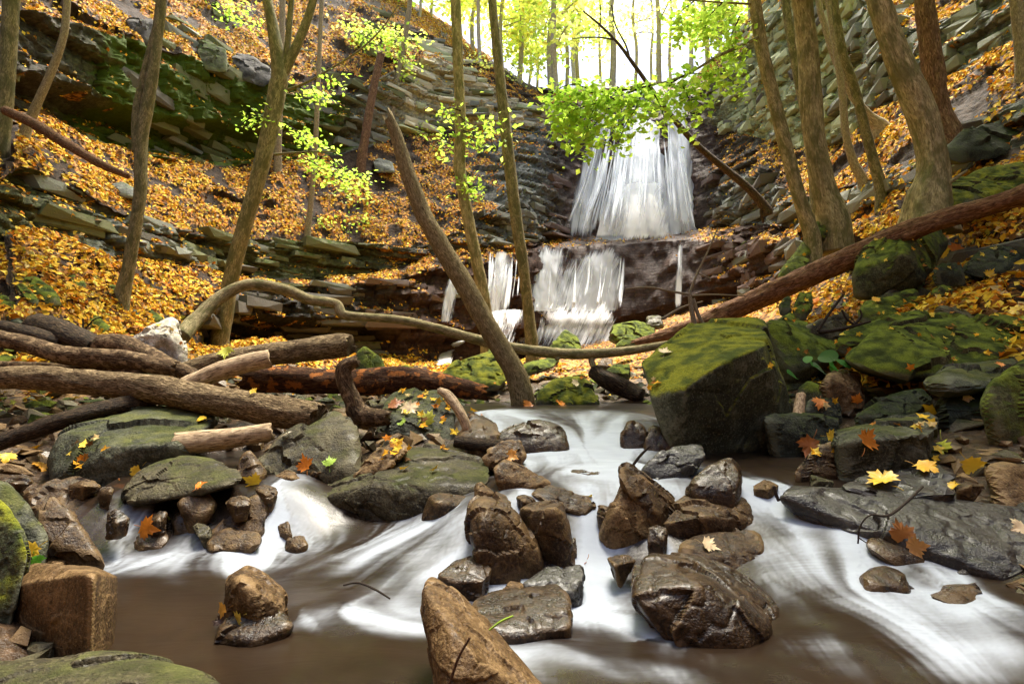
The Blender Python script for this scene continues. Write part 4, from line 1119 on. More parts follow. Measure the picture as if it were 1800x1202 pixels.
# smaller stones that fill the gaps of the dam and the pool edge
def stone(label, mat, px, py, w, h, lvl, sq=1.0):
    d = lvl / ((py + h * .42 - HOR) / F)
    py += h * .16
    r = np.random.default_rng(int(px * 7 + py))
    a = np.sort(r.uniform(0, 2 * math.pi, 9))
    pts = [(px + .5 * w * math.cos(t) * r.uniform(.8, 1.05), py - .5 * h * math.sin(t) * r.uniform(.8, 1.05), (math.sin(t) + 1) * w / F * d * .3) for t in a]
    pts += [(px + r.uniform(-.2, .2) * w, py + r.uniform(-.1, .25) * h, -.12 * w / F * d)]
    rock('stone', label, mat, d, pts, w / F * d * .7, 5, .026, 40, .05, 'stone')
for a_ in [
    ('flat dark stone at the frame edge behind the slanting stone', 'wet', 25, 842, 70, 30, .42), ('wet brown stone lying before the broad slab-topped boulder', 'brown', 150, 850, 60, 30, .43), ('small wet stone above the first trickle', 'wet', 188, 862, 36, 24, .44),
    ('dark stone in the shade below the domed boulder', 'wet', 205, 905, 44, 40, .5), ('jagged dark stone between the twin trickles', 'wet', 272, 905, 50, 34, .52), ('olive stone leaning on the round dark cobble', 'olive', 352, 930, 44, 36, .56),
    ('small brown stone jammed behind the pyramid-shaped rock', 'brown', 418, 878, 46, 32, .47), ('brown stone at the crest of the big west cascade', 'brown', 470, 862, 50, 30, .45),
    ('brown stone under the orange leaf behind the long boulder', 'brown', 560, 828, 50, 24, .42), ('flat stone touching the triangular brown one', 'tan', 505, 835, 50, 22, .42), ('dark stone at the shadowed flank of the long boulder', 'brown', 505, 925, 40, 30, .57),
    ('tan stone between the tan splinter and the two-tone boulder', 'tan', 850, 858, 44, 30, .43), ('knobbly stone on the lip by the leaning block', 'brown', 922, 878, 40, 30, .45), ('flat wet stone awash in the upper pool', 'wet', 1035, 828, 70, 16, .4),
    ('brown stone beneath the red leaves of the central fall', 'brown', 1068, 895, 44, 40, .5), ('wet stone at the foot of the central fall', 'wet', 1010, 955, 50, 30, .58), ('dark stone between the tall tan and peaked rocks', 'wet', 1158, 935, 40, 44, .55),
    ('small tan stone beside the fin-shaped rock', 'tan', 905, 1030, 50, 30, .6), ('brown stone wedged behind the biggest wet boulder', 'brown', 1090, 985, 60, 40, .58), ('tan stone at the head of the east rapids', 'tan', 1345, 852, 50, 24, .43),
   
    ('olive stone wedged below the layered block', 'olive', 1440, 842, 50, 24, .42),
    ('brown stone under the yellow leaf by the tan rough rock', 'brown', 1700, 850, 60, 30, .4), ('tan stone at the foot of the speckled brown rock', 'tan', 95, 985, 60, 28, .6)]:
    stone(*a_)
# white water gathers round whatever stands in the stream
from mathutils.kdtree import KDTree
rim = []
for o in ROCKS:
    V = np.empty(len(o.data.vertices) * 3, np.float32)
    o.data.vertices.foreach_get('co', V)
    V = V.reshape(-1, 3)[::3] + np.array(o.location)
    V = V[(V[:, 1] < 4.2)]
    if len(V):
        dz = V[:, 2] - water_z(V[:, :2])
        rim.append(V[np.abs(dz) < .02])
rim = np.concatenate(rim)
kd = KDTree(len(rim))
for i_, v_ in enumerate(rim):
    kd.insert((v_[0], v_[1], 0), i_)
kd.balance()
# the flow runs downhill and parts round the stones; foam is drawn out along it
gx, gy = np.linspace(-3.2, 4.2, 300), np.linspace(.6, 7.4, 280)
GXm, GYm = np.meshgrid(gx, gy)
zf = water_z(np.c_[GXm.ravel(), GYm.ravel()]).reshape(GXm.shape)
df = np.array([kd.find((x, y, 0))[2] for x, y in zip(GXm.ravel(), GYm.ravel())]).reshape(GXm.shape)
dzy, dzx = np.gradient(zf, gy, gx)
ddy, ddx = np.gradient(df, gy, gx)
vx, vy = -1.5 * dzx, -1.5 * dzy - .10
spd = np.hypot(vx, vy) + 1e-6
near = np.exp(-df / .06)
vx, vy = vx + near * ddx * spd * 1.0 + .03 * np.sin(GYm * 7 + GXm * 3), vy + near * ddy * spd * 1.0
spd = np.hypot(vx, vy) + 1e-6
vx, vy = vx / spd, vy / spd
dx_, dy_ = gx[1] - gx[0], gy[1] - gy[0]
NI = rng.normal(size=(700, 700))
for _ in range(1):
    NI = (NI + np.roll(NI, 1, 0) + np.roll(NI, 1, 1) + np.roll(NI, (1, 1), (0, 1))) / 2
NI2 = np.kron(rng.normal(size=(140, 140)), np.ones((5, 5)))
for ax in (0, 1):
    for _ in range(5):
        NI2 = (np.roll(NI2, 2, ax) + NI2 + np.roll(NI2, -2, ax)) / 3
    for _ in range(2):
        NI = (np.roll(NI, 1, ax) + NI + np.roll(NI, -1, ax)) / 2
NI2 /= NI2.std()
NI /= NI.std()
NI = NI * .7 + NI2 * .8
acc, wsum = np.zeros(len(Q)), 0
for sg_ in (1, -1):
    X_, Y_ = Q[:, 0].copy(), Q[:, 1].copy()
    hstep = np.clip(.010 * Q[:, 1], .008, .03)
    for k_ in range(34):
        ix = np.clip(((X_ - gx[0]) / dx_).astype(int), 0, 299)
        iy = np.clip(((Y_ - gy[0]) / dy_).astype(int), 0, 279)
        X_ += sg_ * vx[iy, ix] * hstep
        Y_ += sg_ * vy[iy, ix] * hstep
        w_ = 1 - k_ / 36
        acc += w_ * NI[(Y_ * 62).astype(int) % 700, (X_ * 62).astype(int) % 700]
        wsum += w_
lic = acc / acc.std()
lic = np.clip(lic, -1.8, 2.2)
ixq = np.clip(((Q[:, 0] - gx[0]) / dx_).astype(int), 0, 299)
iyq = np.clip(((Q[:, 1] - gy[0]) / dy_).astype(int), 0, 279)
dist = df[iyq, ixq]
foam2 = np.clip(.88 * np.minimum(foam0, 1.1) ** 1.1 * (1 + .6 * lic) + .22 * steep * (.8 + .5 * lic) + .075 * np.maximum(lic, 0) + .34 * np.exp(-(dist / .05) ** 2) * np.clip(.6 + .4 * lic, 0, 1.3) * sstep(.02, .3, foam0 + .1), 0, 1)
at = stream.data.attributes['foam']
at.data.foreach_set('value', foam2.astype(np.float32))
# --- beyond the stream
rock(R, 'brightest green mossy mound below the leaning snag', 'bright_moss', 5.6, [(938, 700, .05), (955, 680, .15), (978, 664, .3), (1020, 660, .3), (1045, 682, .15), (1054, 704, .05), (1000, 710, 0)], .4, 5, .03, 12)
rock('stone_slab', 'flat light green mossy slab behind the snag', 'bright_moss', 6.6, [(765, 665, .05), (800, 637, .3), (868, 614, .7), (895, 625, .6), (905, 640, .3), (880, 675, 0), (800, 678, 0)], .5, 5, cat='slab')
rock('stone_slab', 'mossy slab lying under the arching branch', 'moss', 7.5, [(915, 640, .1), (960, 630, .4), (985, 628, .4), (975, 645, .1), (920, 655, 0)], .4, 4, cat='slab')
rock(R, 'pointed green rock at the end of the bark-covered log', 'moss', 5.5, [(622, 655, .03), (628, 620, .1), (642, 607, .15), (668, 625, .15), (682, 660, .05), (650, 668, 0)], .3, 5)
rock(R, 'low pale green rock near the orange rotten log', 'moss', 6.0, [(690, 660, .03), (712, 640, .15), (735, 650, .15), (742, 668, .03), (700, 672, 0)], .3, 5)
rock(R, 'pointed dark green rock at the foot of the lower fall', 'moss', 10.0, [(962, 614, .1), (978, 595, .2), (992, 579, .4), (1014, 590, .4), (1023, 608, .2), (1010, 618, 0)], .6, 5)
rock(R, 'mossy rock against the base of the lower fall', 'moss', 10.5, [(1066, 590, .1), (1078, 572, .3), (1118, 564, .5), (1152, 575, .4), (1150, 594, .1), (1090, 602, 0)], .8, 5)
rock(R, 'small squared stone above the rock at the fall base', 'olive', 11.0, [(1134, 572, .1), (1138, 556, .3), (1162, 554, .4), (1166, 570, .1)], .5, 4)
rock(R, 'small mossy stone below the rock at the fall base', 'moss', 9.0, [(1080, 608, .05), (1100, 588, .2), (1124, 590, .2), (1130, 604, 0)], .4, 4)
rock(R, 'tan pointed stone under the end of the long log', 'tan', 6.6, [(1192, 598, .05), (1208, 576, .15), (1225, 574, .15), (1226, 596, .05)], .25, 4)
rock(R, 'pink-brown stone beneath the arching branch', 'tan', 7.0, [(1048, 642, .05), (1060, 627, .15), (1076, 630, .15), (1076, 645, 0)], .3, 5)
rock(R, 'small mossy stone beside the pink-brown one', 'moss', 6.6, [(1064, 655, .05), (1080, 640, .15), (1106, 640, .2), (1108, 656, 0)], .3, 5)
rock('stone_slab', 'upright mossy slab leaning on the slope near the tall trunks', 'moss', 7.6, [(1375, 478, .1), (1402, 438, .2), (1445, 376, .4), (1468, 371, .4), (1466, 400, .3), (1420, 446, .1), (1398, 478, 0)], .4, 5, cat='slab')
rock(R, 'mossy stone at the foot of the upright slab', 'moss', 7.0, [(1372, 475, .05), (1398, 450, .2), (1424, 455, .2), (1410, 478, 0), (1368, 490, 0)], .4, 4)
rock('stone_slab', 'long mossy ledge stone below the big leaning trunk', 'bright_moss', 6.2, [(1602, 378, .05), (1640, 332, .4), (1720, 300, .7), (1810, 276, .8), (1830, 320, .3), (1700, 352, .1), (1610, 390, 0)], .5, 6, cat='slab')
rock(B, 'dark mossy boulder behind the red shaggy trunk', 'dark', 7.8, [(1650, 265, .1), (1700, 228, .3), (1780, 200, .6), (1815, 215, .5), (1800, 258, .1), (1680, 282, 0)], .6, 5)
rock(R, 'green stone standing up on the leafy bank', 'moss', 5.2, [(1394, 545, .05), (1405, 515, .2), (1428, 510, .2), (1430, 535, .05), (1410, 550, 0)], .3, 5)
rock(R, 'stubby dark stone beside the green standing one', 'dark', 5.3, [(1368, 540, .05), (1380, 522, .15), (1390, 520, .15), (1388, 545, 0)], .25, 4)
rock(R, 'small mossy stone just above the slab behind the largest boulder', 'moss', 5.0, [(1366, 565, .05), (1390, 548, .15), (1408, 565, .15), (1408, 575, 0), (1370, 578, 0)], .25, 4)
# --- west slope: tilted mossy stones in the leaves
for lab, pts, mt in [
    ('largest of the tilted mossy stones in the orange leaves', [(36, 488, .2), (52, 480, .3), (95, 508, .2), (104, 530, .05), (88, 532, 0), (62, 515, 0)], 'moss'),
    ('tilted mossy stone just under the largest tilted one', [(26, 500, .1), (44, 498, .2), (68, 525, .1), (64, 534, 0), (46, 525, 0)], 'moss'),
    ('mossy stone at the frame edge in the orange leaves', [(-20, 520, .2), (10, 518, .2), (40, 538, .1), (42, 550, 0), (-10, 545, 0)], 'moss'),
    ('flat dark stone half buried in leaves above the logs', [(-10, 560, .2), (12, 550, .2), (40, 566, .1), (38, 574, 0), (-5, 572, 0)], 'dark'),
    ('narrow mossy stone higher up the leaf slope', [(104, 484, .2), (125, 480, .3), (150, 498, .2), (148, 508, 0), (120, 502, 0)], 'moss'),
    ('flat stone against the foot of the slim double trunk', [(172, 505, .2), (190, 500, .3), (206, 503, .2), (206, 518, 0), (178, 516, 0)], 'moss'),
    ('green stone sunk in leaves behind the white rock', [(242, 545, .2), (262, 537, .3), (284, 556, .2), (286, 566, 0), (256, 560, 0)], 'moss'),
    ('small stone near the foot of the forked tree', [(338, 605, .1), (352, 590, .2), (378, 600, .2), (372, 616, 0), (346, 615, 0)], 'grey'),
    ('green stone behind the propped dark log', [(150, 565, .1), (172, 555, .2), (196, 575, .2), (188, 590, 0), (160, 588, 0)], 'moss'),
    ('dark stone under the arch of the bent branch', [(222, 548, .1), (232, 540, .2), (246, 552, .1), (240, 560, 0)], 'dark')]:
    cx, cy = np.mean([q[0] for q in pts]), np.mean([q[1] for q in pts])
    h, n = hit(max(cx, 2), cy)
    dd = (h[1] if h is not None else 6.5) - .18
    rock(R, lab, mt, dd, pts, .4, 4, .03)
# blocks of the upper west cliff that lie loose on its top
for lab, pts, mt, dpt in [
    ('square dark block perched on the cliff top', [(222, 38, .1), (228, 33, .3), (275, 36, .4), (280, 60, .2), (262, 82, 0), (230, 62, 0)], 'c_dark', None),
    ('large dark block jutting from the cliff top beside the forked tree', [(404, 100, .1), (410, 93, .4), (440, 96, .5), (478, 122, .4), (480, 145, .1), (462, 150, 0), (408, 130, 0)], 'c_dark', None),
    ('green block at the top of the cliff behind the slim trees', [(345, 90, .1), (352, 72, .4), (398, 85, .4), (402, 125, .1), (360, 120, 0)], 'c_olive', None),
    ('grey rock ledge in the leaves below the cliff', [(195, 325, .1), (215, 318, .3), (240, 332, .3), (242, 345, 0), (205, 338, 0)], 'c_grey', None),
    ('lone grey rock on the leaf slope above the leaning snag', [(655, 285, .1), (665, 278, .3), (690, 285, .3), (694, 300, 0), (662, 300, 0)], 'c_grey', None)]:
    cx, cy = np.mean([q[0] for q in pts]), np.mean([q[1] for q in pts])
    h, n = hit(cx, cy + 10)
    rock(R, lab, mt, h[1] - .35, pts, 1.0, 5, .02, 40)

# ---------------------------------------------------------------- loose rubble of the bed and banks, too small and too many to single out
RUB = [hull_mesh(np.random.default_rng(k).normal(size=(16, 3)) * [1, .8, .6]) for k in range(8)]
VV, FF, MI, n0 = [], [], [], 0
rmats = ['brown', 'wet', 'tan', 'olive', 'dark', 'moss']
cnt = 0
while cnt < 4900:
    d = rng.uniform(1.2, 8.5) ** 1.0
    px = rng.uniform(-40, 1840) if cnt < 3600 else rng.choice([rng.uniform(-500, 0), rng.uniform(1800, 2500)])
    x = (px - 900) / F * d
    z = float(ground_tps(np.array([[x, d]]))[0])
    wz_ = float(water_z(np.array([[x, d]]))[0]) if d < 7 else -9
    ppx, ppy, _ = project(np.array([[x, d, z]]))
    if z < wz_ - .02 and d < 6 and rng.random() < .75:
        cnt += .2
        continue
    s = rng.uniform(.010, .034) * (.8 + .13 * d)
    V, Fc = RUB[rng.integers(8)]
    q = np.array(Matrix.Rotation(rng.uniform(0, 6.3), 3, 'Z') @ Matrix.Rotation(rng.uniform(-.5, .5), 3, 'X'))
    VV.append((V * s) @ q.T + [x, d, z + s * .2])
    FF.append(Fc + n0)
    n0 += len(V)
    if d < 3.6:
        mi = rng.choice([0, 1, 2, 3], p=[.45, .25, .12, .18])
    else:
        mi = rng.choice([0, 3, 4, 5], p=[.3, .25, .25, .2])
    MI += [mi] * len(Fc)
    cnt += 1
tag(mesh_np('rubble', np.concatenate(VV), np.concatenate(FF), smooth=False, mats=[M[m] for m in rmats], mat_idx=MI), kind='stuff')

# ---------------------------------------------------------------- stems and logs
def catmull(A, m):
    A = np.asarray(A, float)
    n = len(A)
    if n == 2:
        t = np.linspace(0, 1, m)[:, None]
        return A[0] * (1 - t) + A[1] * t
    t = np.linspace(0, n - 1, m)
    i = np.clip(t.astype(int), 0, n - 2)
    f = (t - i)[:, None]
    p0, p1, p2, p3 = A[np.maximum(i - 1, 0)], A[i], A[i + 1], A[np.minimum(i + 2, n - 1)]
    p0 = np.where((i == 0)[:, None], 2 * p1 - p2, p0)
    p3 = np.where((i == n - 2)[:, None], 2 * p2 - p1, p3)
    return .5 * (2 * p1 + (p2 - p0) * f + (2 * p0 - 5 * p1 + 4 * p2 - p3) * f ** 2 + (3 * p1 - p0 - 3 * p2 + p3) * f ** 3)

TUBE_N = [0]
def tube(pts, rad, sides=20, step=None, rough=.05, furrow=.0, knob=.06, flare=0.0, ends=(1, 1), jag=.0, rot=None):
    """pts world n x 3 with radii; returns verts, faces, bark attr, rot attr (rot: share of length that is bare at the end)"""
    TUBE_N[0] += 1
    sd = TUBE_N[0] * 5.3
    A = np.c_[np.asarray(pts, float), np.asarray(rad, float)]
    L = np.linalg.norm(np.diff(A[:, :3], axis=0), axis=1).sum()
    r0 = float(np.mean(rad))
    step = step or max(r0 * .3, L / 260)
    m = int(max(8, min(300, L / step)))
    S = catmull(A, m)
    C_, Rr = S[:, :3], np.maximum(S[:, 3], .001)
    T = np.gradient(C_, axis=0)
    T /= np.linalg.norm(T, axis=1)[:, None] + 1e-9
    s = np.r_[0, np.cumsum(np.linalg.norm(np.diff(C_, axis=0), axis=1))]
    up = np.array([0, 0, 1.0]) if abs(T[0, 2]) < .8 else np.array([0, 1.0, 0])
    X = np.cross(up, T[0]); X /= np.linalg.norm(X)
    fx = []
    for k in range(m):
        X = X - T[k] * (X @ T[k]); X /= np.linalg.norm(X)
        fx.append(X)
    fx = np.array(fx)
    fy = np.cross(T, fx)
    th = np.linspace(0, 2 * math.pi, sides, endpoint=False)
    c, sn = np.cos(th), np.sin(th)
    q = np.stack([np.repeat(c[None], m, 0), np.repeat(sn[None], m, 0), np.repeat((s / max(r0, 1e-3))[:, None], sides, 1)], 2).reshape(-1, 3)
    f1 = fbm(q * [1.0, 1.0, .35] + sd, 3)
    f2 = fbm(q * [5.5, 5.5, .55] + sd * 2, 3)
    kn = np.maximum(perlin(q * [1.3, 1.3, .45] + sd * 3) - .38, 0)
    dr = 1 + rough * f1 * 1.6 + furrow * f2 + knob * 4 * kn
    R2 = (Rr[:, None] * dr.reshape(m, sides))
    if flare:
        fl = np.exp(-s / (r0 * 3.2))[:, None] * flare * (1 + .5 * np.cos(3 * th + sd)[None] + .3 * np.cos(5 * th + sd)[None])
        R2 = R2 * (1 + np.maximum(fl, -.2))
    V = C_[:, None, :] + fx[:, None, :] * (R2 * c[None])[:, :, None] + fy[:, None, :] * (R2 * sn[None])[:, :, None]
    if jag:
        j = perlin(np.c_[c * 2.5, sn * 2.5, 0 * c] + sd) * jag * r0 * 3
        V[-1] += T[-1] * np.maximum(j, -.5 * r0)[:, None]
        j = perlin(np.c_[c * 2.5, sn * 2.5, 0 * c] + sd + 9) * jag * r0 * 2
        V[0] -= T[0] * np.maximum(j, -.5 * r0)[:, None]
    V = V.reshape(-1, 3)
    a = (np.arange(m - 1)[:, None] * sides + np.arange(sides)[None]).ravel()
    bq = (np.arange(m - 1)[:, None] * sides + (np.arange(sides)[None] + 1) % sides).ravel()
    F3 = np.concatenate([np.c_[a, bq, bq + sides], np.c_[a, bq + sides, a + sides]])
    bark = np.c_[q[:, :2] * max(1, 1), q[:, 2] * 1.0 + sd]
    bark[:, 2] = np.repeat(s, sides) / max(r0, 1e-3) * .5 + sd
    rt = np.zeros(len(V))
    if rot:
        ss = np.repeat(s / L, sides)
        rt = sstep(rot - .03, rot + .03, ss + .05 * perlin(q * [2.5, 2.5, .3] + sd))
    n0 = len(V)
    caps, cf = [], []
    for e, k in ((0, 0), (1, m - 1)):
        if ends[e]:
            cp = C_[k] + T[k] * (.15 * r0 * (1 if e else -1)) * (-1 if jag else 1)
            idx = n0 + len(caps)
            caps.append(cp)
            ring = k * sides + np.arange(sides)
            nx = k * sides + (np.arange(sides) + 1) % sides
            cf.append(np.c_[np.full(sides, idx), nx, ring] if e == 0 else np.c_[np.full(sides, idx), ring, nx])
    if caps:
        V = np.concatenate([V, np.array(caps)])
        F3 = np.concatenate([F3] + cf)
        bark = np.concatenate([bark, np.zeros((len(caps), 3)) + sd])
        rt = np.r_[rt, np.ones(len(caps)) * (rt[-1] if rot else 0)]
    return V, F3, bark, rt

def pix_tube(spec, d, **kw):
    """spec: (px, py, width px[, extra depth]) along the stem"""
    pts = [P(q[0], q[1], d + (q[3] if len(q) > 3 else 0)) for q in spec]
    rad = [q[2] / 2 / F * (p[1] * _ct + p[2] * _st) for q, p in zip(spec, pts)]
    return tube(pts, rad, **kw)

def tube_obj(name, parts, mat, parent=None, origin=None):
    VV, FF, BB, RR, n0 = [], [], [], [], 0
    for V, Fc, bk, rt in parts:
        VV.append(V); FF.append(Fc + n0); BB.append(bk); RR.append(rt)
        n0 += len(V)
    V = np.concatenate(VV)
    if origin is None:
        origin = V.mean(0)
    return mesh_np(name, V, np.concatenate(FF), M[mat], attrs={'bark': ('FLOAT_VECTOR', np.concatenate(BB)), 'rot': ('FLOAT', np.concatenate(RR))}, parent=parent, origin=origin)

# leaves as small bent blades, many in one mesh
def leaf_shape(kind):
    if kind == 'blade':
        V = np.array([[0, -.5, 0], [.32, 0, .08], [0, .5, 0], [-.32, 0, .08]])
        return V, np.array([[0, 1, 2], [0, 2, 3]])
    if kind == 'star':
        a = np.linspace(0, 2 * math.pi, 11)[:-1] + math.pi / 2
        r = np.array([.56, .26, .52, .28, .38, .2, .38, .28, .52, .26])
        V = np.c_[np.cos(a) * r, np.sin(a) * r, .12 * (r > .3) * np.cos(a * 2)]
        V = np.concatenate([[[0, 0, -.03]], V])
        return V, np.array([[0, 1 + k, 1 + (k + 1) % 10] for k in range(10)])
def rand_rot(n, tilt, up=None):
    """rotations whose z axis leans by about TILT from the given normals"""
    z = np.tile([0, 0, 1.0], (n, 1)) if up is None else np.array(up, float)
    z = z + rng.normal(size=(n, 3)) * tilt
    z /= np.linalg.norm(z, axis=1)[:, None]
    x = rng.normal(size=(n, 3))
    x -= z * (x * z).sum(1)[:, None]
    x /= np.linalg.norm(x, axis=1)[:, None]
    y = np.cross(z, x)
    return np.stack([x, y, z], 2)
def leaves(name, pos, size, Rm, colr, mat, kind='blade', parent=None, origin=None):
    Lv, Lf = leaf_shape(kind)
    n, k = len(pos), len(Lv)
    V = np.einsum('nij,kj->nki', Rm, Lv) * np.asarray(size).reshape(-1, 1, 1) + np.asarray(pos)[:, None, :]
    Fc = (Lf[None] + (np.arange(n) * k)[:, None, None]).reshape(-1, 3)
    cl = np.repeat(np.c_[colr, np.ones(n)][:, None, :], k, 1).reshape(-1, 4)
    return mesh_np(name, V.reshape(-1, 3), Fc, M[mat], smooth=False, attrs={'col': ('FLOAT_COLOR', cl)}, parent=parent, origin=origin)
def pick(pal, n, jit=.18):
    c = np.array([p[0] for p in pal], float)
    w = np.array([p[1] for p in pal], float)
    return np.clip(c[rng.choice(len(c), n, p=w / w.sum())] * (1 + rng.normal(size=(n, 1)) * jit), .005, .95)
FALLPAL = [((.58, .28, .016), 3), ((.64, .40, .035), 3.6), ((.5, .165, .012), 1.6), ((.68, .48, .07), 2.4), ((.26, .105, .018), 1.8), ((.1, .045, .012), 1.6), ((.5, .36, .15), .7), ((.3, .31, .05), .35)]
GREENPAL = [((.36, .56, .06), 3), ((.46, .66, .08), 3), ((.56, .72, .11), 2), ((.26, .45, .05), 1)]
YGPAL = [((.76, .84, .2), 3), ((.86, .84, .22), 3), ((.6, .8, .16), 2.4), ((.86, .72, .14), .9)]  # yellow-green, lightened to carry the background glow in its colour

# --- leaf litter on the slopes, denser towards the camera
bpy.context.view_layer.update()
tri = []
gf = grid_faces(nu, nv)
quad = LF[gf]
cenq = quad.mean(1)
nq = n2_.reshape(-1, 3)[gf].mean(1)
ar = np.linalg.norm(np.cross(quad[:, 2] - quad[:, 0], quad[:, 3] - quad[:, 1]), axis=1) / 2
px, py, dep = project(cenq)
vis = (px > -120) & (px < 1920) & (py > -120) & (py < 900) & (dep > 1) & (((-cenq) * nq).sum(1) > -.1 * dep)
wl = leafw.ravel()[gf].mean(1)
wgt = ar * np.clip(wl, 0, 1) ** 1.3 * vis * np.clip(11 / np.maximum(dep, 5), .35, 1.3)
pr_ = wgt / wgt.sum()
NL = 120000
ci = rng.choice(len(gf), NL, p=pr_)
a, c = rng.random((NL, 1)), rng.random((NL, 1))
pos = quad[ci, 0] * (1 - a) * (1 - c) + quad[ci, 1] * a * (1 - c) + quad[ci, 2] * a * c + quad[ci, 3] * (1 - a) * c
pos += nq[ci] * .02 + [0, 0, .015]
far = project(pos)[2]
cl = pick(FALLPAL, NL)
o = leaves('leaf_litter', pos, rng.uniform(.06, .125, NL), rand_rot(NL, .45, nq[ci]), cl, 'litter')
tag(o, kind='stuff')
# --- litter on the valley floor and banks
cand = rng.choice(len(GV), 60000)
gx = GV[cand] + np.c_[rng.normal(size=(60000, 2)) * .03, np.zeros(60000)]
lg = leafg[cand] * (gx[:, 1] > .2) * np.clip(gx[:, 1] / 9, .25, 1)
keep = rng.random(60000) < lg * .6 * sstep(-.3, .2, fbm(gx * 1.3, 3))
gp = gx[keep]
px, py, dep = project(gp)
gp = gp[(px > -700) & (px < 2600)]
n = len(gp)
tag(leaves('leaf_litter', gp + [0, 0, .025], rng.uniform(.05, .11, n), rand_rot(n, .4), pick(FALLPAL, n), 'litter', 'star'), kind='stuff')

# ---------------------------------------------------------------- driftwood and logs
def log(name, label, mat, d, spec, cat='log', extra=(), **kw):
    kw.setdefault('rough', .06)
    pr = pix_tube(spec, d, **kw)
    o = tube_obj(name, [pr], mat)
    tag(o, label, cat)
    for nm, sp, m2, k2 in extra:
        tube_obj(nm, [pix_tube(sp, d, **k2)], m2, parent=o)
    return o
log('bent_branch', 'long bent branch arching over the stream from the white rock to the largest boulder', 'maple', 6.0,
    [(318, 592, 30, -.9), (345, 562, 26, -.7), (390, 521, 22, -.5), (440, 500, 20, -.4), (500, 509, 20, -.3), (545, 527, 18, -.2), (590, 534, 17, -.1), (603, 553, 18, -.1), (640, 557, 15), (700, 562, 15), (760, 575, 16, .1), (840, 597, 18, .2), (900, 611, 18, .25), (1000, 622, 19, .3), (1100, 617, 16, .3), (1190, 602, 12, .2)], 'branch',
    extra=[('side_shoot', [(1042, 620, 12, .3), (1040, 635, 11, .3), (1046, 650, 10, .25)], 'maple', dict(sides=10)), ('side_shoot', [(988, 622, 10, .3), (978, 632, 7, .25)], 'maple', dict(sides=8))], sides=16, knob=.1)
log('fallen_log', 'thickest bark-covered log lying across the driftwood pile', 'furrow', 3.05,
    [(-60, 664, 38, .3), (40, 664, 42, .25), (100, 667, 44, .2), (200, 676, 46, .15), (260, 682, 50, .1), (300, 690, 50, .1), (400, 708, 52, 0), (480, 722, 54, -.05), (545, 732, 54, -.1), (562, 735, 46, -.12)], furrow=.10, sides=36, rough=.08, jag=.25)
log('driftwood_log', 'brown log with peeling bark and a splintered end in the driftwood pile', 'barkpatch', 3.7,
    [(-40, 588, 28, .1), (50, 606, 30, .05), (110, 624, 32), (160, 628, 34), (220, 632, 32), (262, 640, 30), (310, 648, 26)], furrow=.03, sides=24, rough=.1, jag=.5)
log('driftwood_log', 'dark blackened log propped at the back of the driftwood pile', 'darkbark', 4.2,
    [(66, 572, 44, .3), (100, 582, 44, .15), (140, 598, 42, 0), (175, 612, 36, -.1)], furrow=.07, sides=24, jag=.3)
log('driftwood_log', 'pale-topped short log lying against the white rock', 'barkpatch', 3.85,
    [(176, 604, 34, .1), (215, 606, 36, .05), (255, 622, 32, 0), (300, 644, 28, -.1), (350, 662, 22, -.15)], furrow=.04, sides=20, jag=.3)
log('driftwood_log', 'smooth pale barkless log with a small knot', 'bare', 3.4,
    [(275, 702, 30, -.05), (320, 682, 32), (380, 655, 34, .05), (430, 640, 34, .1), (474, 630, 32, .15)], sides=24, rough=.05, knob=.12, jag=.1)
log('fallen_log', 'ridged bark log pointing at the pointed green rock', 'furrow', 3.9,
    [(320, 652, 26, -.1), (380, 636, 34), (460, 625, 38, .1), (540, 615, 40, .2), (600, 607, 42, .3), (616, 606, 36, .3)], furrow=.10, sides=28, jag=.3)
log('driftwood_log', 'dark smooth log slanting down from under the main log', 'darkbark', 2.9,
    [(-60, 795, 30, -.2), (20, 770, 30, -.1), (120, 736, 30, 0), (200, 715, 30, .15), (270, 700, 28, .3)], sides=18, furrow=.02)
log('driftwood_log', 'sawn-off log stub lying under the main log', 'bare', 2.62,
    [(308, 780, 38), (350, 776, 38, .03), (420, 768, 36, .08), (478, 758, 32, .12)], sides=24, rough=.06, jag=.15)
log('rotten_log', 'rotten log broken open to orange wood', 'rotten', 4.4,
    [(425, 665, 44, -.2), (500, 668, 46, -.1), (600, 672, 44), (680, 668, 44, .1), (730, 668, 40, .15), (800, 680, 36, .15), (852, 690, 26, .15)], sides=26, furrow=.12, rough=.12, jag=.4)
log('driftwood_stick', 'twisted grey driftwood stub with a dark knotted foot', 'barkpatch', 3.2,
    [(628, 634, 20), (606, 645, 26), (606, 672, 28), (620, 702, 30), (634, 730, 36), (684, 734, 26)], 'stick', sides=18, rough=.12, jag=.3)
log('driftwood_stick', 'pale curved stick resting on the leaf-strewn boulder', 'bare', 3.05,
    [(772, 686, 12, .1), (788, 696, 18, .07), (806, 720, 18, .02), (818, 745, 17), (826, 768, 16)], 'stick', sides=14, jag=.2)
log('fallen_log', 'long reddish barkless log running up the bank past the tilted boulder', 'deadred', 5.0,
    [(1900, 302, 36, -.3), (1800, 342, 36), (1700, 374, 33, .3), (1640, 392, 34, .5), (1540, 432, 38, .9), (1450, 474, 37, 1.3), (1350, 517, 36, 1.7), (1250, 562, 32, 2.1), (1170, 590, 22, 2.4), (1115, 604, 12, 2.6)], furrow=.14, sides=34, rough=.12, jag=.4)
log('driftwood_log', 'short dark mossy log beside the bright green mound', 'darkbark', 6.2,
    [(1042, 652, 26, .1), (1068, 668, 32), (1100, 684, 32), (1128, 696, 26, -.1)], sides=18, furrow=.05)
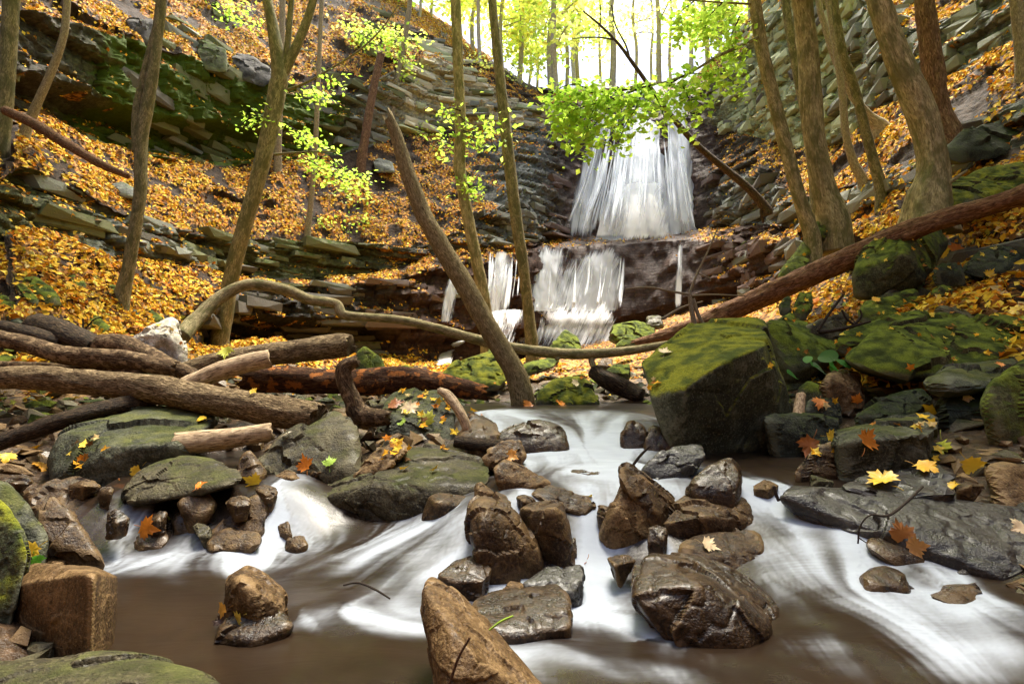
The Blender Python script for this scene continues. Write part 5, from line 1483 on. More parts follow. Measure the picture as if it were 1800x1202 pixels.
log('driftwood_stick', 'pinkish pale stick leaning on the dark green block', 'bare', 3.0,
    [(1408, 694, 16, .15), (1404, 720, 18, .1), (1398, 755, 15, .03), (1388, 798, 13, -.02)], 'stick', sides=14, jag=.2)
log('driftwood_log', 'black waterlogged stub lying behind the tan stone', 'darkbark', 2.9,
    [(800, 776, 22), (840, 782, 24, -.02), (880, 784, 20, -.02)], sides=16, furrow=.08)
log('plank_log', 'flat weathered log lying behind the main log', 'barkpatch', 3.75,
    [(-40, 645, 20, .1), (60, 648, 24, .05), (150, 656, 26), (250, 660, 26, -.05)], 'log', sides=16, furrow=.05)
log('fallen_log', 'thin reddish trunk fallen down the slope under the cave', 'deadred', 8.4,
    [(10, 195, 16, .5), (60, 218, 18, .3), (120, 255, 17, .1), (180, 290, 14, 0), (226, 310, 10, 0)], sides=14, furrow=.05)
log('driftwood_log', 'dark wet log hidden at the back of the driftwood pile', 'darkbark', 4.2,
    [(-40, 570, 26), (40, 585, 30), (110, 605, 26)], sides=16, furrow=.06)
def stick(label, d, spec, mat='twig', name='twig', extra=()):
    o = tube_obj(name, [pix_tube(s, d, sides=7, rough=.02, knob=.02) for s in [spec] + list(extra)], mat)
    tag(o, label, 'twig')
stick('black twig standing up behind the dam', 2.35, [(1112, 818, 5), (1126, 800, 5), (1142, 784, 4)])
stick('short black twig upright at the tip of the slate slab', 2.1, [(1369, 880, 6), (1364, 868, 6), (1360, 854, 5)])
stick('curled black twig hanging over the slate slab', 1.72, [(1622, 855, 4, .2), (1590, 885, 5, .1), (1560, 906, 5, 0), (1530, 905, 3, -.03), (1512, 925, 3, -.03), (1508, 955, 3, -.03)], extra=[[(1510, 945, 2.5, -.03), (1522, 953, 2, -.03)]])
stick('grey dead sapling with bare spreading twigs above the long log', 6.0, [(1222, 575, 9), (1216, 545, 9), (1212, 515, 7)], 'maple_pale', extra=[[(1212, 518, 5), (1180, 512, 4), (1140, 505, 4), (1100, 508, 3)], [(1212, 515, 5), (1226, 480, 4), (1245, 440, 3), (1262, 400, 2.5)], [(1214, 520, 4), (1250, 518, 3), (1310, 520, 2)], [(1218, 525, 7), (1228, 555, 7), (1240, 575, 6)], [(1226, 480, 3), (1250, 490, 2)], [(1165, 560, 6), (1200, 540, 4), (1235, 530, 3)]])
stick('thin dark branch poking up between mossy stones', 4.1, [(1437, 582, 6), (1455, 555, 5), (1482, 518, 4)], extra=[[(1480, 545, 4), (1488, 560, 4), (1500, 570, 5)], [(1440, 584, 8), (1480, 578, 7), (1530, 565, 4)], [(1500, 572, 5), (1514, 556, 4), (1512, 545, 3)]])
stick('dark twig with a torn grey leaf caught in the white water', 1.55, [(604, 1028, 3, .05), (630, 1024, 4), (660, 1036, 4, -.02), (686, 1052, 3, -.03)])
stick('black stick jammed in the lowest rapids with a green leaf on it', 1.42, [(1640, 1085, 5, .08), (1680, 1110, 8), (1720, 1140, 10, -.03), (1760, 1165, 8, -.06)])
stick('bare pale twigs on the leaf slope by the white rock', 4.9, [(146, 580, 3), (146, 560, 3)], extra=[[(150, 578, 3), (165, 562, 2.5), (178, 558, 2)]])
stick('orange-brown leaf stalk standing before the fin-shaped rock', .86, [(790, 1202, 6), (806, 1155, 5), (826, 1120, 4.5)], 'deadred', 'leaf_stalk')
stick('green grass blade by the fin-shaped rock', .95, [(860, 1107, 3), (880, 1092, 4), (902, 1082, 3)], 'green_blade' if 'green_blade' in M else 'maple', 'grass_blade')

# ---------------------------------------------------------------- trees
def spray(lines, n, spread, size, droop, pal, squash=.5):
    """leaf positions scattered along twig polylines (world coordinates)"""
    pos = []
    Ls = [np.linalg.norm(np.diff(l, axis=0), axis=1).sum() for l in lines]
    for l, q in zip(lines, Ls):
        m = max(2, int(n * q / sum(Ls)))
        c = catmull(l, 60)
        k = rng.random(m) ** .8 * 59
        i = np.minimum(k.astype(int), 58)
        f = (k - i)[:, None]
        p = c[i] * (1 - f) + c[i + 1] * f
        g = rng.normal(size=(m, 3)) * spread * [1, 1, squash]
        g[:, 2] -= np.abs(rng.normal(size=m)) * droop
        pos.append(p + g)
    pos = np.concatenate(pos)
    return pos, rng.uniform(size[0], size[1], len(pos)), rand_rot(len(pos), .55), pick(pal, len(pos), .15)

def base_depth(px, py, d):
    h, n = hit(px, py)
    return h[1] if h is not None else d

def tree(name, label, mat, d, spec, limbs=(), foliage=None, cat='tree', group=None, flare=.3, sides=20, furrow=.02, rough=.05, snap=True, top=True, down=55, **kw):
    """spec from the foot up"""
    spec = [(q[0], q[1], q[2] * .83, *q[3:]) for q in spec]
    limbs = [[(q[0], q[1], q[2] * .85, *q[3:]) for q in l] for l in limbs]
    if snap:
        dd = base_depth(spec[0][0], spec[0][1], d)
        if abs(dd - d) < 5.5:
            d = dd
    f = spec[0]
    spec = [(f[0] - (spec[1][0] - f[0]) * .12, f[1] + down, f[2], f[3] if len(f) > 3 else 0)] + spec
    if top:                                   # stem goes on above the picture; unseen crown added to shade the gorge
        a, c = spec[-2], spec[-1]
        ext = 260
        v = ((c[0] - a[0]), (c[1] - a[1]))
        l = math.hypot(*v)
        spec.append((c[0] + v[0] / l * ext * .6, c[1] + v[1] / l * ext, c[2] * .75, c[3] if len(c) > 3 else 0))
    foot = P(f[0], f[1], d)
    rt = root(name, foot, label, cat, group)
    tube_obj('trunk', [pix_tube(spec, d, sides=sides, flare=flare, furrow=furrow, rough=rough, **kw)], mat, parent=rt, origin=foot)
    if top:
        e0 = P(spec[-1][0], spec[-1][1], d + (spec[-1][3] if len(spec[-1]) > 3 else 0))
        r0 = spec[-1][2] / 2 / F * d
        tl = []
        near = d < 10.2
        cdir = math.atan2(2.5 - e0[1], .6 - e0[0])
        for k in range(9 if near else 7):
            a_ = cdir + rng.normal() * .9 if near and k < 7 else k * .9 + rng.uniform(-.3, .3)
            l_ = rng.uniform(3.2, 6.5) if near and k < 7 else rng.uniform(1.8, 3.4)  # near limbs reach over the stream so their leaves shade it
            rise = rng.uniform(.25, .6)
            tl.append(np.array([e0 - [0, 0, .3], e0 + [math.cos(a_) * l_ * .4, math.sin(a_) * l_ * .4, l_ * rise * .6], e0 + [math.cos(a_) * l_, math.sin(a_) * l_, l_ * rise]]))
        tube_obj('branchwork', [tube(l, [r0 * .6, r0 * .4, r0 * .1], sides=6) for l in tl], mat, parent=rt)['kind'] = 'stuff'  # limbs that carry the unseen shading leaves
        p_, s_, r_, c_ = spray(tl, 2600 if near else 650, .6 if near else .5, (.14, .28) if near else (.12, .24), .15, YGPAL + GREENPAL, .6)
        qx, qy, _ = project(p_)
        kp = (qy < -50) | (qx < -60) | (qx > 1860)
        if kp.sum() > 30:
            o = leaves('crown', p_[kp], s_[kp], r_[kp], c_[kp], 'green', parent=rt, origin=p_.mean(0))
            o['kind'] = 'stuff'
    for ls in limbs:
        tube_obj('limb', [pix_tube(ls, d, sides=max(8, sides // 2), furrow=furrow * .5, rough=rough)], mat, parent=rt)
    if foliage:
        leaves_part(rt, foliage, d)
    return rt, d
def leaves_part(rt, fo, d):
    lines = [np.array([P(q[0], q[1], d + (q[2] if len(q) > 2 else 0)) for q in l]) for l in fo['lines']]
    tw = []
    for l in lines:
        if fo.get('twig', True):
            tw.append(tube(l, np.linspace(fo.get('tr', .012), .004, len(l)), sides=6, rough=.02, knob=.02))
    if tw:
        tube_obj('twig', tw, 'twig', parent=rt)
    p, s, r, c = spray(lines, fo['n'], fo['spread'], fo['size'], fo.get('droop', .1), fo.get('pal', GREENPAL), fo.get('squash', .5))
    o = leaves('foliage', p, s, r, c, 'green', 'blade', parent=rt, origin=p.mean(0))
    o['kind'] = 'stuff'

SL_ = 'slender maples on the west slope'
tree('maple_tree', 'straight mossy trunk at the very edge of the frame by the cave', 'maple_dark', 6.0, [(-2, 262, 34), (8, 180, 30), (14, 100, 30), (20, 0, 30), (22, -40, 30)])
tree('maple_tree', 'thin pale trunk curving up beside the cave mouth', 'maple_pale', 8.6, [(44, 236, 20), (62, 190, 17), (92, 122, 15), (112, 62, 14), (118, 0, 13), (119, -30, 13)])
tree('maple_tree', 'slim trunk doubled by a pale second stem on the leafy slope', 'maple_dark', 8.4, [(214, 526, 30), (226, 470, 25), (238, 400, 24), (247, 330, 25), (248, 250, 26), (258, 190, 25), (270, 120, 22), (277, 60, 21), (285, -20, 20)], limbs=[[(240, 268, 18), (240, 200, 17), (252, 140, 16), (264, 90, 14), (276, 40, 12)]], flare=.25)
tree('maple_tree', 'dark forked trunk rising beside the bent branch', 'maple_dark', 9.0, [(384, 606, 40), (396, 545, 34), (408, 480, 31), (432, 390, 31), (455, 310, 33), (474, 230, 34), (487, 160, 36), (492, 128, 34), (480, 50, 24), (470, 0, 21), (467, -30, 20)],
     limbs=[[(494, 140, 20), (510, 105, 20), (530, 62, 18), (548, 10, 16), (566, -60, 13)], [(494, 130, 14), (504, 90, 13), (510, 30, 12), (516, -40, 10)], [(502, 160, 7, -.1), (540, 145, 5, -.3), (580, 122, 4, -.4), (630, 90, 4, -.5), (670, 52, 3, -.5), (700, 10, 2, -.5)], [(482, 272, 6, -.1), (530, 268, 4, -.2), (590, 266, 3, -.3)]],
     foliage=dict(lines=[[(520, 150, -.2), (560, 165, -.4), (600, 130, -.5)], [(505, 220, -.1), (540, 240, -.3), (575, 250, -.4)], [(530, 268, -.2), (590, 290, -.4), (650, 320, -.5)], [(540, 280, -.2), (590, 310, -.3), (640, 335, -.4)], [(425, 218, -.2), (450, 200, -.2), (480, 205, -.1)]], n=650, spread=.16, size=(.07, .13), droop=.12), flare=.25)
tree('maple_tree', 'pale thin trunk with exposed roots behind the forked tree', 'maple_pale', 13.5, [(488, 300, 17), (490, 230, 13), (494, 130, 12), (496, 40, 12), (497, -20, 12)], limbs=[[(488, 296, 6), (478, 310, 4), (472, 330, 3)], [(490, 296, 6), (500, 312, 4), (498, 325, 3)]])
tree('maple_tree', 'very thin straight sapling standing in the leaves', 'maple_pale', 13.0, [(540, 414, 14), (546, 360, 11), (553, 280, 10), (558, 180, 10), (562, 80, 9), (566, -20, 9)])
tree('dead_tree', 'reddish dead trunk leaning with its top snapped off', 'shaggy', 16.5, [(634, 292, 20), (642, 240, 18), (652, 180, 17), (662, 130, 16), (670, 95, 15)], top=False, furrow=.06, jag=.4)
tree('maple_tree', 'pale leaning trunk hung with yellow-green leaves above the pale cliff', 'maple_pale', 17.5, [(688, 205, 14), (697, 150, 13), (706, 100, 12), (716, 40, 11), (722, -20, 10)], foliage=dict(lines=[[(600, 30), (640, 50), (690, 60)], [(610, 60), (660, 80), (700, 85)], [(660, 45), (700, 60), (740, 65)], [(690, 70), (715, 95), (712, 130)]], n=700, spread=.28, size=(.12, .2), droop=.2, pal=YGPAL + GREENPAL))
tree('snag', 'leaning broken snag with furrowed bark and a rotten red foot', 'snag', 5.6, [(918, 700, 50), (905, 655, 44), (880, 612, 42), (852, 565, 41), (825, 515, 41), (795, 465, 40), (765, 415, 38), (742, 372, 36), (722, 320, 32), (706, 270, 28), (694, 232, 25), (684, 208, 22)], snap=False, top=False, furrow=.05, sides=34, flare=.15, cat='dead tree', jag=.6)
tree('maple_tree', 'pale knotted trunk with ivy sprigs standing behind the snag', 'maple', 10.5, [(858, 640, 30), (854, 560, 28), (846, 500, 26), (832, 430, 25), (818, 360, 24), (808, 290, 25), (810, 220, 23), (806, 130, 22), (803, 50, 22), (800, -20, 21)], snap=False, knob=.12,
     foliage=dict(lines=[[(810, 195, -.1), (790, 190, -.2), (780, 200, -.2)], [(815, 230, -.1), (840, 240, -.2), (850, 255, -.2)], [(818, 320, -.1), (835, 335, -.2)], [(808, 205, -.1), (820, 215, -.1)]], n=150, spread=.1, size=(.06, .11)))
tree('maple_tree', 'slim dark trunk standing directly before the lower fall', 'maple_dark', 11.0, [(935, 612, 26), (928, 540, 23), (920, 470, 24), (908, 390, 25), (898, 310, 25), (888, 220, 24), (878, 130, 21), (870, 50, 19), (864, -20, 18)], snap=False)
tree('dead_tree', 'bare dead tree leaning across the upper fall', 'darkbark', 13.0, [(1346, 366, 20), (1322, 338, 17), (1298, 316, 16), (1260, 285, 14), (1225, 255, 13), (1195, 222, 12), (1165, 185, 11), (1140, 150, 9), (1115, 115, 8), (1085, 75, 6), (1055, 45, 5), (1025, 20, 3)],
     limbs=[[(1108, 108, 5), (1100, 80, 4), (1082, 45, 3), (1075, 10, 3)], [(1078, 70, 4), (1050, 66, 3), (1005, 68, 2)], [(1055, 44, 3), (1056, 30, 2.5), (1054, 0, 2)], [(1345, 355, 8), (1338, 372, 7), (1342, 392, 4)]], top=False, snap=False, cat='dead tree', flare=.1, down=12)
EG = 'maples on the east bank'
tree('maple_tree', 'tilted brown-grey trunk nearest the falls on the east bank', 'maple', 9.0, [(1428, 416, 32), (1412, 370, 28), (1396, 315, 27), (1378, 245, 27), (1358, 165, 26), (1340, 90, 26), (1326, 0, 24), (1322, -30, 24)],
     limbs=[[(1332, 66, 7, -.1), (1300, 82, 7, -.3), (1260, 100, 6, -.5), (1210, 130, 5, -.7), (1165, 146, 5, -.8), (1130, 148, 4, -.9), (1090, 158, 3, -1), (1050, 160, 2.5, -1.1)], [(1130, 148, 4, -.9), (1100, 165, 3, -.9), (1070, 180, 2.5, -1), (1040, 190, 2, -1)], [(1326, 8, 5, 0), (1270, 5, 4, -.2), (1200, 0, 3, -.3)]],
     foliage=dict(lines=[[(1150, 150, -.8), (1090, 160, -1), (1030, 165, -1.1), (972, 188, -1.2)], [(1120, 158, -.9), (1070, 176, -1), (1005, 196, -1.1), (985, 225, -1.1)], [(1090, 172, -.9), (1060, 205, -.9), (1030, 232, -1), (1012, 258, -1)], [(1130, 155, -.9), (1118, 190, -.9), (1098, 222, -.9), (1085, 262, -.9)], [(1165, 148, -.8), (1200, 160, -.8), (1235, 186, -.8)], [(1140, 150, -.8), (1160, 185, -.8), (1172, 225, -.8)], [(1050, 160, -1), (1000, 150, -1.1), (955, 172, -1.2)], [(1180, 146, -.8), (1215, 130, -.7), (1260, 132, -.6)], [(1060, 176, -1), (1040, 200, -1), (1028, 245, -1)], [(1200, 150, -.8), (1212, 180, -.8), (1208, 210, -.8)],
         [(1250, 100, -.5), (1270, 130, -.5), (1300, 150, -.4)], [(1270, 5, -.2), (1240, 40, -.3), (1250, 80, -.3)], [(1220, 2, -.3), (1190, 30, -.4), (1200, 60, -.4)], [(1300, 30, -.2), (1285, 70, -.3), (1300, 110, -.3)]], n=2500, spread=.12, size=(.055, .125), droop=.10, squash=.6))
tree('maple_tree', 'thickest smooth trunk of the east bank with a knot at mid height', 'maple', 8.8, [(1466, 390, 58), (1452, 345, 47), (1440, 290, 43), (1430, 230, 42), (1425, 168, 44), (1420, 90, 41), (1412, 20, 40), (1408, -30, 40)], knob=.08)
tree('maple_tree', 'grey trunk partly hidden behind the thickest smooth trunk', 'maple_dark', 12.0, [(1432, 330, 20), (1420, 230, 19), (1408, 165, 18), (1394, 90, 18), (1380, 0, 17), (1377, -30, 17)], snap=False)
tree('maple_tree', 'thin pale trunk bent at its foot behind the thickest one', 'maple_pale', 11.0, [(1518, 322, 22), (1500, 285, 17), (1486, 230, 15), (1480, 160, 14), (1468, 80, 13), (1456, 0, 12), (1453, -30, 12)])
tree('maple_tree', 'leaning trunk with a wide root foot crossing behind two thin ones', 'maple_pale', 12.8, [(1550, 232, 38), (1528, 205, 20), (1500, 170, 15), (1470, 110, 13), (1448, 40, 12), (1436, -20, 12)])
tree('maple_tree', 'slim bluish-grey trunk leaning over beside the bent pale one', 'maple_dark', 10.4, [(1548, 332, 24), (1536, 285, 20), (1520, 225, 19), (1502, 155, 18), (1482, 95, 17), (1470, 30, 16), (1464, -30, 15)])
tree('maple_tree', 'biggest leaning trunk with a bulging elbow and mossy foot', 'maple', 7.4, [(1632, 352, 66), (1640, 300, 54), (1632, 240, 52), (1612, 180, 56), (1590, 130, 52), (1570, 80, 46), (1552, 25, 44), (1540, -30, 42)], sides=30, knob=.1, flare=.6,
     limbs=[[(1650, 335, 12, -.1), (1670, 320, 9, -.1), (1700, 300, 5, -.1)]])
tree('cedar_tree', 'straight shaggy red-barked trunk behind the biggest leaning one', 'shaggy', 9.0, [(1660, 245, 58), (1648, 190, 42), (1640, 120, 40), (1630, 50, 38), (1624, -30, 36)], furrow=.1, sides=28, snap=False, flare=.4)
tree('maple_tree', 'short visible piece of trunk in the upper corner of the east bank', 'maple_pale', 9.0, [(1800, 112, 30), (1794, 70, 24), (1788, 20, 22), (1784, -30, 22)], snap=False)

# ---------------------------------------------------------------- woodland on the plateau behind the rim
def far_tree(label, px, base, d, w, lean, pal, n, kind, group):
    foot = P(px, base, d)
    rt = root(kind, foot, label, 'tree', group)
    w *= .62
    top = P(px + lean, base - 700, d)
    r = w / 2 / F * d
    zt = foot[2] + rng.uniform(11, 15)
    k = np.linspace(0, 1, 7)
    pts = foot + (np.c_[np.full(7, (lean / 700) * (zt - foot[2])) * k + rng.normal(size=7) * .12, rng.normal(size=7) * .12, k * (zt - foot[2])])
    pts[0] = foot - [0, 0, .4]
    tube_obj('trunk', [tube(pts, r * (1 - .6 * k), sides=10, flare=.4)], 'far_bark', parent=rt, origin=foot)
    lines = []
    for _ in range(rng.integers(9, 13)):
        s = rng.uniform(.18, .95)
        c = foot + (pts[-1] - foot) * s
        a = rng.uniform(0, 6.28)
        l = rng.uniform(1.6, 3.2) * (1.1 - s * .5)
        e = c + [math.cos(a) * l, math.sin(a) * l, rng.uniform(-.2, 1.2)]
        lines.append(np.array([c, (c + e) / 2 + [0, 0, .25], e]))
    tube_obj('branchwork', [tube(l, [r * .3, r * .2, r * .08], sides=6) for l in lines], 'far_bark', parent=rt)['kind'] = 'stuff'
    p, s_, rr, c = spray(lines, n, .6, (.2, .42), .3, pal, .6)
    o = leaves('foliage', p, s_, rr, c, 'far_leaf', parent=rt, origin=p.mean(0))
    o['kind'] = 'stuff'
SPOTS = [(735, 78, 30, 9, 12, 0), (760, 90, 34, 10, -6, 1), (832, 100, 31, 13, 10, 1), (845, 118, 27, 12, 4, 0), (884, 130, 30, 12, 6, 1), (912, 150, 32, 15, 26, 1), (928, 155, 38, 8, 3, 1), (944, 156, 36, 8, -3, 0), (968, 160, 29, 15, 8, 1), (978, 160, 27, 19, -2, 1),
         (996, 160, 33, 12, 2, 1), (1018, 158, 36, 12, 4, 0), (1076, 156, 33, 19, 8, 2), (1056, 155, 40, 9, 12, 2), (1116, 152, 38, 10, 4, 2), (1158, 150, 34, 17, 6, 2), (1146, 150, 42, 9, 10, 2), (1180, 150, 40, 10, 8, 2), (1245, 140, 36, 16, -16, 0), (1268, 120, 30, 13, -10, 0), (1290, 100, 30, 10, -6, 0), (810, 60, 42, 12, 4, 1), (1010, 140, 48, 14, 0, 1), (1215, 120, 46, 14, 0, 1), (700, 40, 33, 16, 10, 0), (1320, 40, 28, 14, -8, 0)]
DESC = ['green-leaved tree on the rim', 'yellow-leaved tree on the rim', 'nearly bare tree above the fall']
WHERE = ['at the crest of the pale cliff', 'beside the crest behind the pale knotted trunk', 'between the two slim trunks near the snag', 'just past the crest, thick-stemmed', 'behind the slim dark trunk', 'with a stem slanting up over the rim', 'thin-stemmed, deep in the wood', 'thin and greener, deep in the wood', 'before the twin stems over the rim', 'thickest of the twin stems over the rim', 'next to the twin stems', 'slender, by the start of the bright gap', 'with the thickest forked stem', 'thin and tilted, by the forked stem', 'straight, in the middle of the gap', 'standing over the lip of the fall', 'thin and tilted, over the lip', 'slender, past the lip', 'leaning inward beside the bright gap', 'at the top of the lichen cliff', 'highest on the lichen cliff', 'far back over the crest', 'farthest back behind the twin stems', 'far back beyond the gap', 'high on the crest above the dead trunk', 'behind the tilted east bank trunk']
for (px, by, d, w, ln, kd), wh in zip(SPOTS, WHERE):
    far_tree(DESC[kd] + ', ' + wh, px, by, d, w, ln, [GREENPAL + YGPAL, YGPAL, YGPAL][kd], [1500, 1300, 300][kd], 'maple_tree', 'trees on the plateau rim')

# ---------------------------------------------------------------- green sprigs and plants
def sprig(label, pts, n, spread, size, pal=GREENPAL, name='ground_cover', cat='plant', kind='blade'):
    pos = []
    for a, c in pts:
        h, nr = hit(a, c)
        if h is not None:
            pos.append(h + nr * .06)
    pos = np.array(pos)
    k = rng.integers(0, len(pos), n)
    p = pos[k] + rng.normal(size=(n, 3)) * spread + [0, 0, spread * .6]
    o = leaves(name, p, rng.uniform(size[0], size[1], n), rand_rot(n, .6), pick(pal, n), 'green', kind, origin=pos.mean(0))
    tag(o, label, cat, kind='stuff')
bpy.context.view_layer.update()
sprig('ferny green plants on the bank under the pale layered cliff', [(740, 240), (770, 250), (800, 260), (850, 245), (780, 270), (880, 240)], 260, .22, (.08, .16))
sprig('low green plants on the leaf slope left of the snag foot'.replace('left of', 'above'), [(560, 400), (600, 405), (640, 395)], 130, .18, (.07, .13))
sprig('green seedlings below the slim dark trunk on the bank', [(815, 330), (830, 345), (845, 350)], 90, .14, (.07, .13))
sprig('bright green seedling leaves on the cliff top near the forked tree', [(400, 40), (430, 55), (380, 15)], 240, .28, (.1, .17))
sprig('yellow-green bush at the rim beside the slim dark trunk', [(835, 118), (850, 124), (905, 142)], 160, .3, (.12, .2), YGPAL)

# ---------------------------------------------------------------- fallen maple leaves one by one
OUT = [(0, -.42), (.10, -.40), (.30, -.44), (.26, -.30), (.52, -.20), (.42, -.10), (.60, .10), (.40, .10), (.38, .22), (.20, .12), (.24, .36), (.12, .32), (0, .62)]
OUT = OUT + [(-x, y) for x, y in OUT[-2:0:-1]]
def maple_leaf(label, px, py, w, colr, tilt=.35, mat='leaf', group=None, name='maple_leaf', off=.012):
    h, nr, nm = hit(px, py, name=True)
    if h is None:
        return
    dep = h[1]
    size = w / F * dep / 1.05
    z = nr + rng.normal(size=3) * tilt + np.array([0, -.35, .25])
    z /= np.linalg.norm(z)
    x = rng.normal(size=3); x -= z * (x @ z); x /= np.linalg.norm(x)
    y = np.cross(z, x)
    o2 = np.array(OUT) * (1 + rng.normal(size=(len(OUT), 1)) * .06)
    pts = [(0.0, 0.0)] + [tuple(q) for q in o2 * .5] + [tuple(q) for q in o2]
    n = len(OUT)
    V = []
    ph = rng.uniform(0, 6.28)
    for a, c in pts:
        r = math.hypot(a, c)
        th = math.atan2(c, a)
        V.append((a, c, .22 * r * r * math.cos(2 * th + ph) + .10 * abs(a) + .05 * math.sin(9 * r + ph)))
    Fc = [[0, 1 + k, 1 + (k + 1) % n] for k in range(n)]
    for k in range(n):
        a, c = 1 + k, 1 + (k + 1) % n
        Fc += [[a, a + n, c + n], [a, c + n, c]]
    V = np.array(V) * size
    cl = np.array([(*np.clip(np.array(colr) * (1 + .25 * (math.hypot(*q) > .4) * rng.normal()), .01, .95), 1) for q in pts])
    Wv = h + nr * off * max(1, dep / 2) + V @ np.stack([x, y, z])
    o = mesh_np(name, Wv, np.array(Fc), M[mat], attrs={'col': ('FLOAT_COLOR', cl)}, origin=h)
    tag(o, label, 'leaf', group)
    st = [h + y * (-.40 * size), h + y * (-.62 * size) + z * .05 * size, h + y * (-.85 * size) + z * .02 * size]
    V2, F2, bk, rt = tube(st, [size * .016] * 3, sides=5, rough=0, knob=0)
    mesh_np('leaf_stalk', V2, F2, M['leaf'], attrs={'col': ('FLOAT_COLOR', np.tile([*(np.array(colr) * .6), 1], (len(V2), 1)))}, parent=o)
bpy.context.view_layer.update()
Y, O, BR, YG, CR = (.72, .45, .03), (.65, .2, .02), (.28, .09, .025), (.5, .5, .06), (.72, .55, .32)
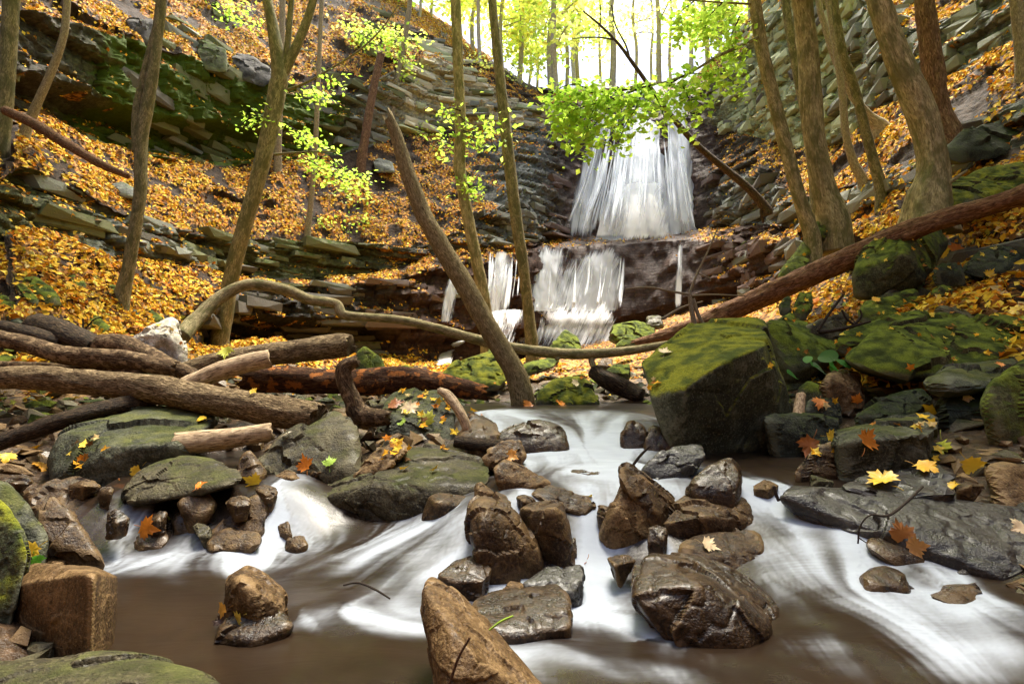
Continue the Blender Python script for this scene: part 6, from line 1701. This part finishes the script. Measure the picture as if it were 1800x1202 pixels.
for lab, px, py, w, c in [
    ('yellow-green maple leaf on the leaf-strewn grey-green boulder', 745, 738, 36, YG), ('pale yellow maple leaf highest on the leaf-strewn boulder', 722, 722, 34, CR), ('brown curled leaf on the leaf-strewn boulder', 695, 715, 30, BR), ('small green leaf low on the leaf-strewn boulder', 712, 742, 20, (.3, .42, .06)),
    ('yellow leaf standing on edge beside the sawn-off stub', 352, 742, 22, Y), ('big orange maple leaf on the dark green-brown boulder', 538, 815, 32, O), ('yellow maple leaf on the stones by the domed boulder', 447, 845, 32, Y), ('green leaf next to the big orange one', 580, 815, 24, (.3, .45, .05)), ('orange leaf upright on the front of the domed boulder', 355, 856, 20, O),
    ('orange leaf in the trickle beside the domed boulder', 212, 848, 22, O), ('yellow leaf low on the broad slab-topped boulder', 243, 828, 26, Y), ('orange maple leaf awash between the twin trickles', 265, 928, 38, O), ('long olive leaf awash under the domed boulder', 300, 910, 28, (.35, .34, .06)), ('yellow leaf hanging beside the tall mossy boulder', 56, 968, 30, Y),
    ('green leaf tucked under the hanging yellow one', 62, 985, 22, (.12, .4, .03)), ('yellow leaf at the frame edge by the dark log', 10, 810, 28, Y), ('orange-yellow leaf propped near the broad slab-topped boulder', 68, 822, 30, (.7, .33, .04)), ('yellow leaf beside the layered block', 1460, 767, 26, Y), ('brown-orange leaf stuck to the layered block', 1525, 774, 42, (.5, .17, .02)),
    ('limp yellow-green leaf hanging behind the layered block', 1655, 788, 46, YG), ('flat bright yellow leaf at the tip of the flat wet rock', 1550, 846, 52, Y), ('orange-yellow leaf on the back of the flat wet rock', 1630, 827, 44, (.75, .4, .03)), ('yellow leaf near the tan rough rock', 1712, 822, 40, Y), ('small yellow leaf above the slate slab', 1682, 856, 20, Y),
    ('cream leaf on the end of the slate slab', 1790, 932, 30, CR), ('long yellow leaf lying behind the layered block', 1625, 722, 44, Y), ('cream leaf on the largest mossy boulder', 1170, 622, 24, CR), ('orange leaf at the nose of the long cracked boulder', 1490, 618, 18, O), ('rust-brown leaf at the water beside the pink stick', 1424, 785, 42, (.42, .14, .03)),
    ('yellow-green leaf on the ridged bark log', 398, 622, 28, YG), ('small yellow leaf on the thickest bark-covered log', 446, 692, 14, Y), ('cream leaf on the flat-topped brown rock', 1245, 962, 32, CR), ('yellow leaf trailing over the central fall', 1035, 868, 34, (.7, .5, .1)), ('dark red-brown wet leaf by the central fall', 1055, 862, 36, (.05, .02, .012)),
    ('brown wet leaf draped under the slate slab', 1580, 935, 46, (.3, .12, .03)), ('amber leaf folded on the edge of the rapids', 1612, 960, 36, (.4, .2, .06)), ('torn grey-yellow leaf in the white water', 668, 1030, 40, (.45, .42, .15)), ('brown leaf in the lowest rapids', 1640, 1095, 46, (.2, .08, .05)), ('green leaf in the lowest rapids by the black stick', 1690, 1122, 40, (.15, .35, .03)),
    ('orange leaf touching the brown chunky rock', 1500, 700, 20, O), ('yellow leaf under the broad green leaves', 1425, 668, 26, Y), ('orange leaf under the speckled rounded stone', 1440, 712, 26, O), ('orange leaf on the blocky green rock', 1542, 530, 16, (.8, .4, .03)), ('yellow leaf on the bank above the flat-topped stone', 1790, 552, 34, Y), ('orange leaf at the edge above the grey slab', 1755, 645, 16, O),
    ('pale leaf on the slab-topped dark block', 1696, 700, 18, CR), ('yellow leaf on the bank by the tilted square boulder', 1660, 445, 26, Y), ('orange leaf among yellow ones on the bank', 1675, 440, 26, O), ('yellow leaf beneath the tilted dark slab', 1735, 482, 20, Y), ('orange leaf on stones near the standing green stone', 1437, 530, 20, O),
    ('yellow-white leaf on the bright green mound', 1010, 676, 16, CR), ('wet orange leaves heaped at the pointed tan rock', 398, 1070, 26, (.55, .26, .04)), ('dark sodden leaf under the pointed tan rock', 392, 1090, 26, (.08, .04, .02)), ('yellow sunken leaf at the foot of the pointed tan rock', 425, 1082, 24, (.45, .3, .04)), ('orange leaf against the foot of the leaning snag', 925, 712, 22, O), ('orange-red leaf at the water edge of the bright green mound', 985, 712, 26, (.7, .24, .03)),
    ('yellow leaf at the back of the upper pool', 1130, 718, 26, (.6, .6, .1)), ('orange leaf on the tan sloping stone', 900, 806, 26, (.6, .28, .05)), ('small orange leaf afloat below the central fall', 1030, 990, 20, O), ('white scrap of pale bark or leaf by the dark boulder', 505, 768, 22, (.75, .66, .5))]:
    maple_leaf(lab, px, py, w, c)
# broad green leaves beside the largest boulder
def broad_leaf_plant():
    h, n = hit(1470, 640)
    rt = root('broad_leaf_plant', h, 'broad green leaves of a low plant beside the largest boulder', 'plant')
    for a, c, w in [(1456, 628, 30), (1440, 650, 30), (1470, 655, 28), (1482, 640, 24), (1428, 640, 22), (1462, 642, 30), (1392, 660, 24), (1420, 632, 16)]:
        q = P(a, c, 3.75)
        z = np.array([rng.normal() * .5, -.5, .7]); z /= np.linalg.norm(z)
        x = rng.normal(size=3); x -= z * (x @ z); x /= np.linalg.norm(x)
        y = np.cross(z, x)
        t = np.linspace(0, 2 * math.pi, 15)[:-1]
        rr = np.c_[np.sin(t) * .5, -np.cos(t) * .6, .12 * np.abs(np.sin(t))] * (w / F * 3.75)
        V = np.concatenate([[q], q + rr @ np.stack([x, y, z])])
        Fc = np.array([[0, 1 + k, 1 + (k + 1) % 14] for k in range(14)])
        g = pick([((.08, .26, .05), 1), ((.14, .36, .07), 1), ((.3, .42, .25), .4)], 1)[0]
        mesh_np('leaf', V, Fc, M['green'], attrs={'col': ('FLOAT_COLOR', np.tile([*g, 1], (15, 1)))}, parent=rt, origin=q)
broad_leaf_plant()

# scattered leaves on the rocks and logs of the banks
pos, nr_, = [], []
for _ in range(2600):
    a, c = rng.uniform(0, 1800), rng.uniform(380, 830)
    if 850 < a < 1180 and c > 715: continue
    if 720 < a < 1240 and c < 640: continue
    h, n, nm = hit(a, c, name=True)
    if h is None or n[2] < .35 or h[1] > 9 or 'log' in nm or 'stick' in nm or 'branch' in nm or 'trunk' in nm or 'snag' in nm: continue
    if c > 560 and fbm(np.array([h * 2.2]), 2)[0] < .12: continue
    pos.append(h + n * .015); nr_.append(n)
pos, nr_ = np.array(pos), np.array(nr_)
n = len(pos)
tag(leaves('leaf_litter', pos, rng.uniform(.03, .062, n), rand_rot(n, .35, nr_), pick(FALLPAL, n), 'litter', 'star'), kind='stuff')
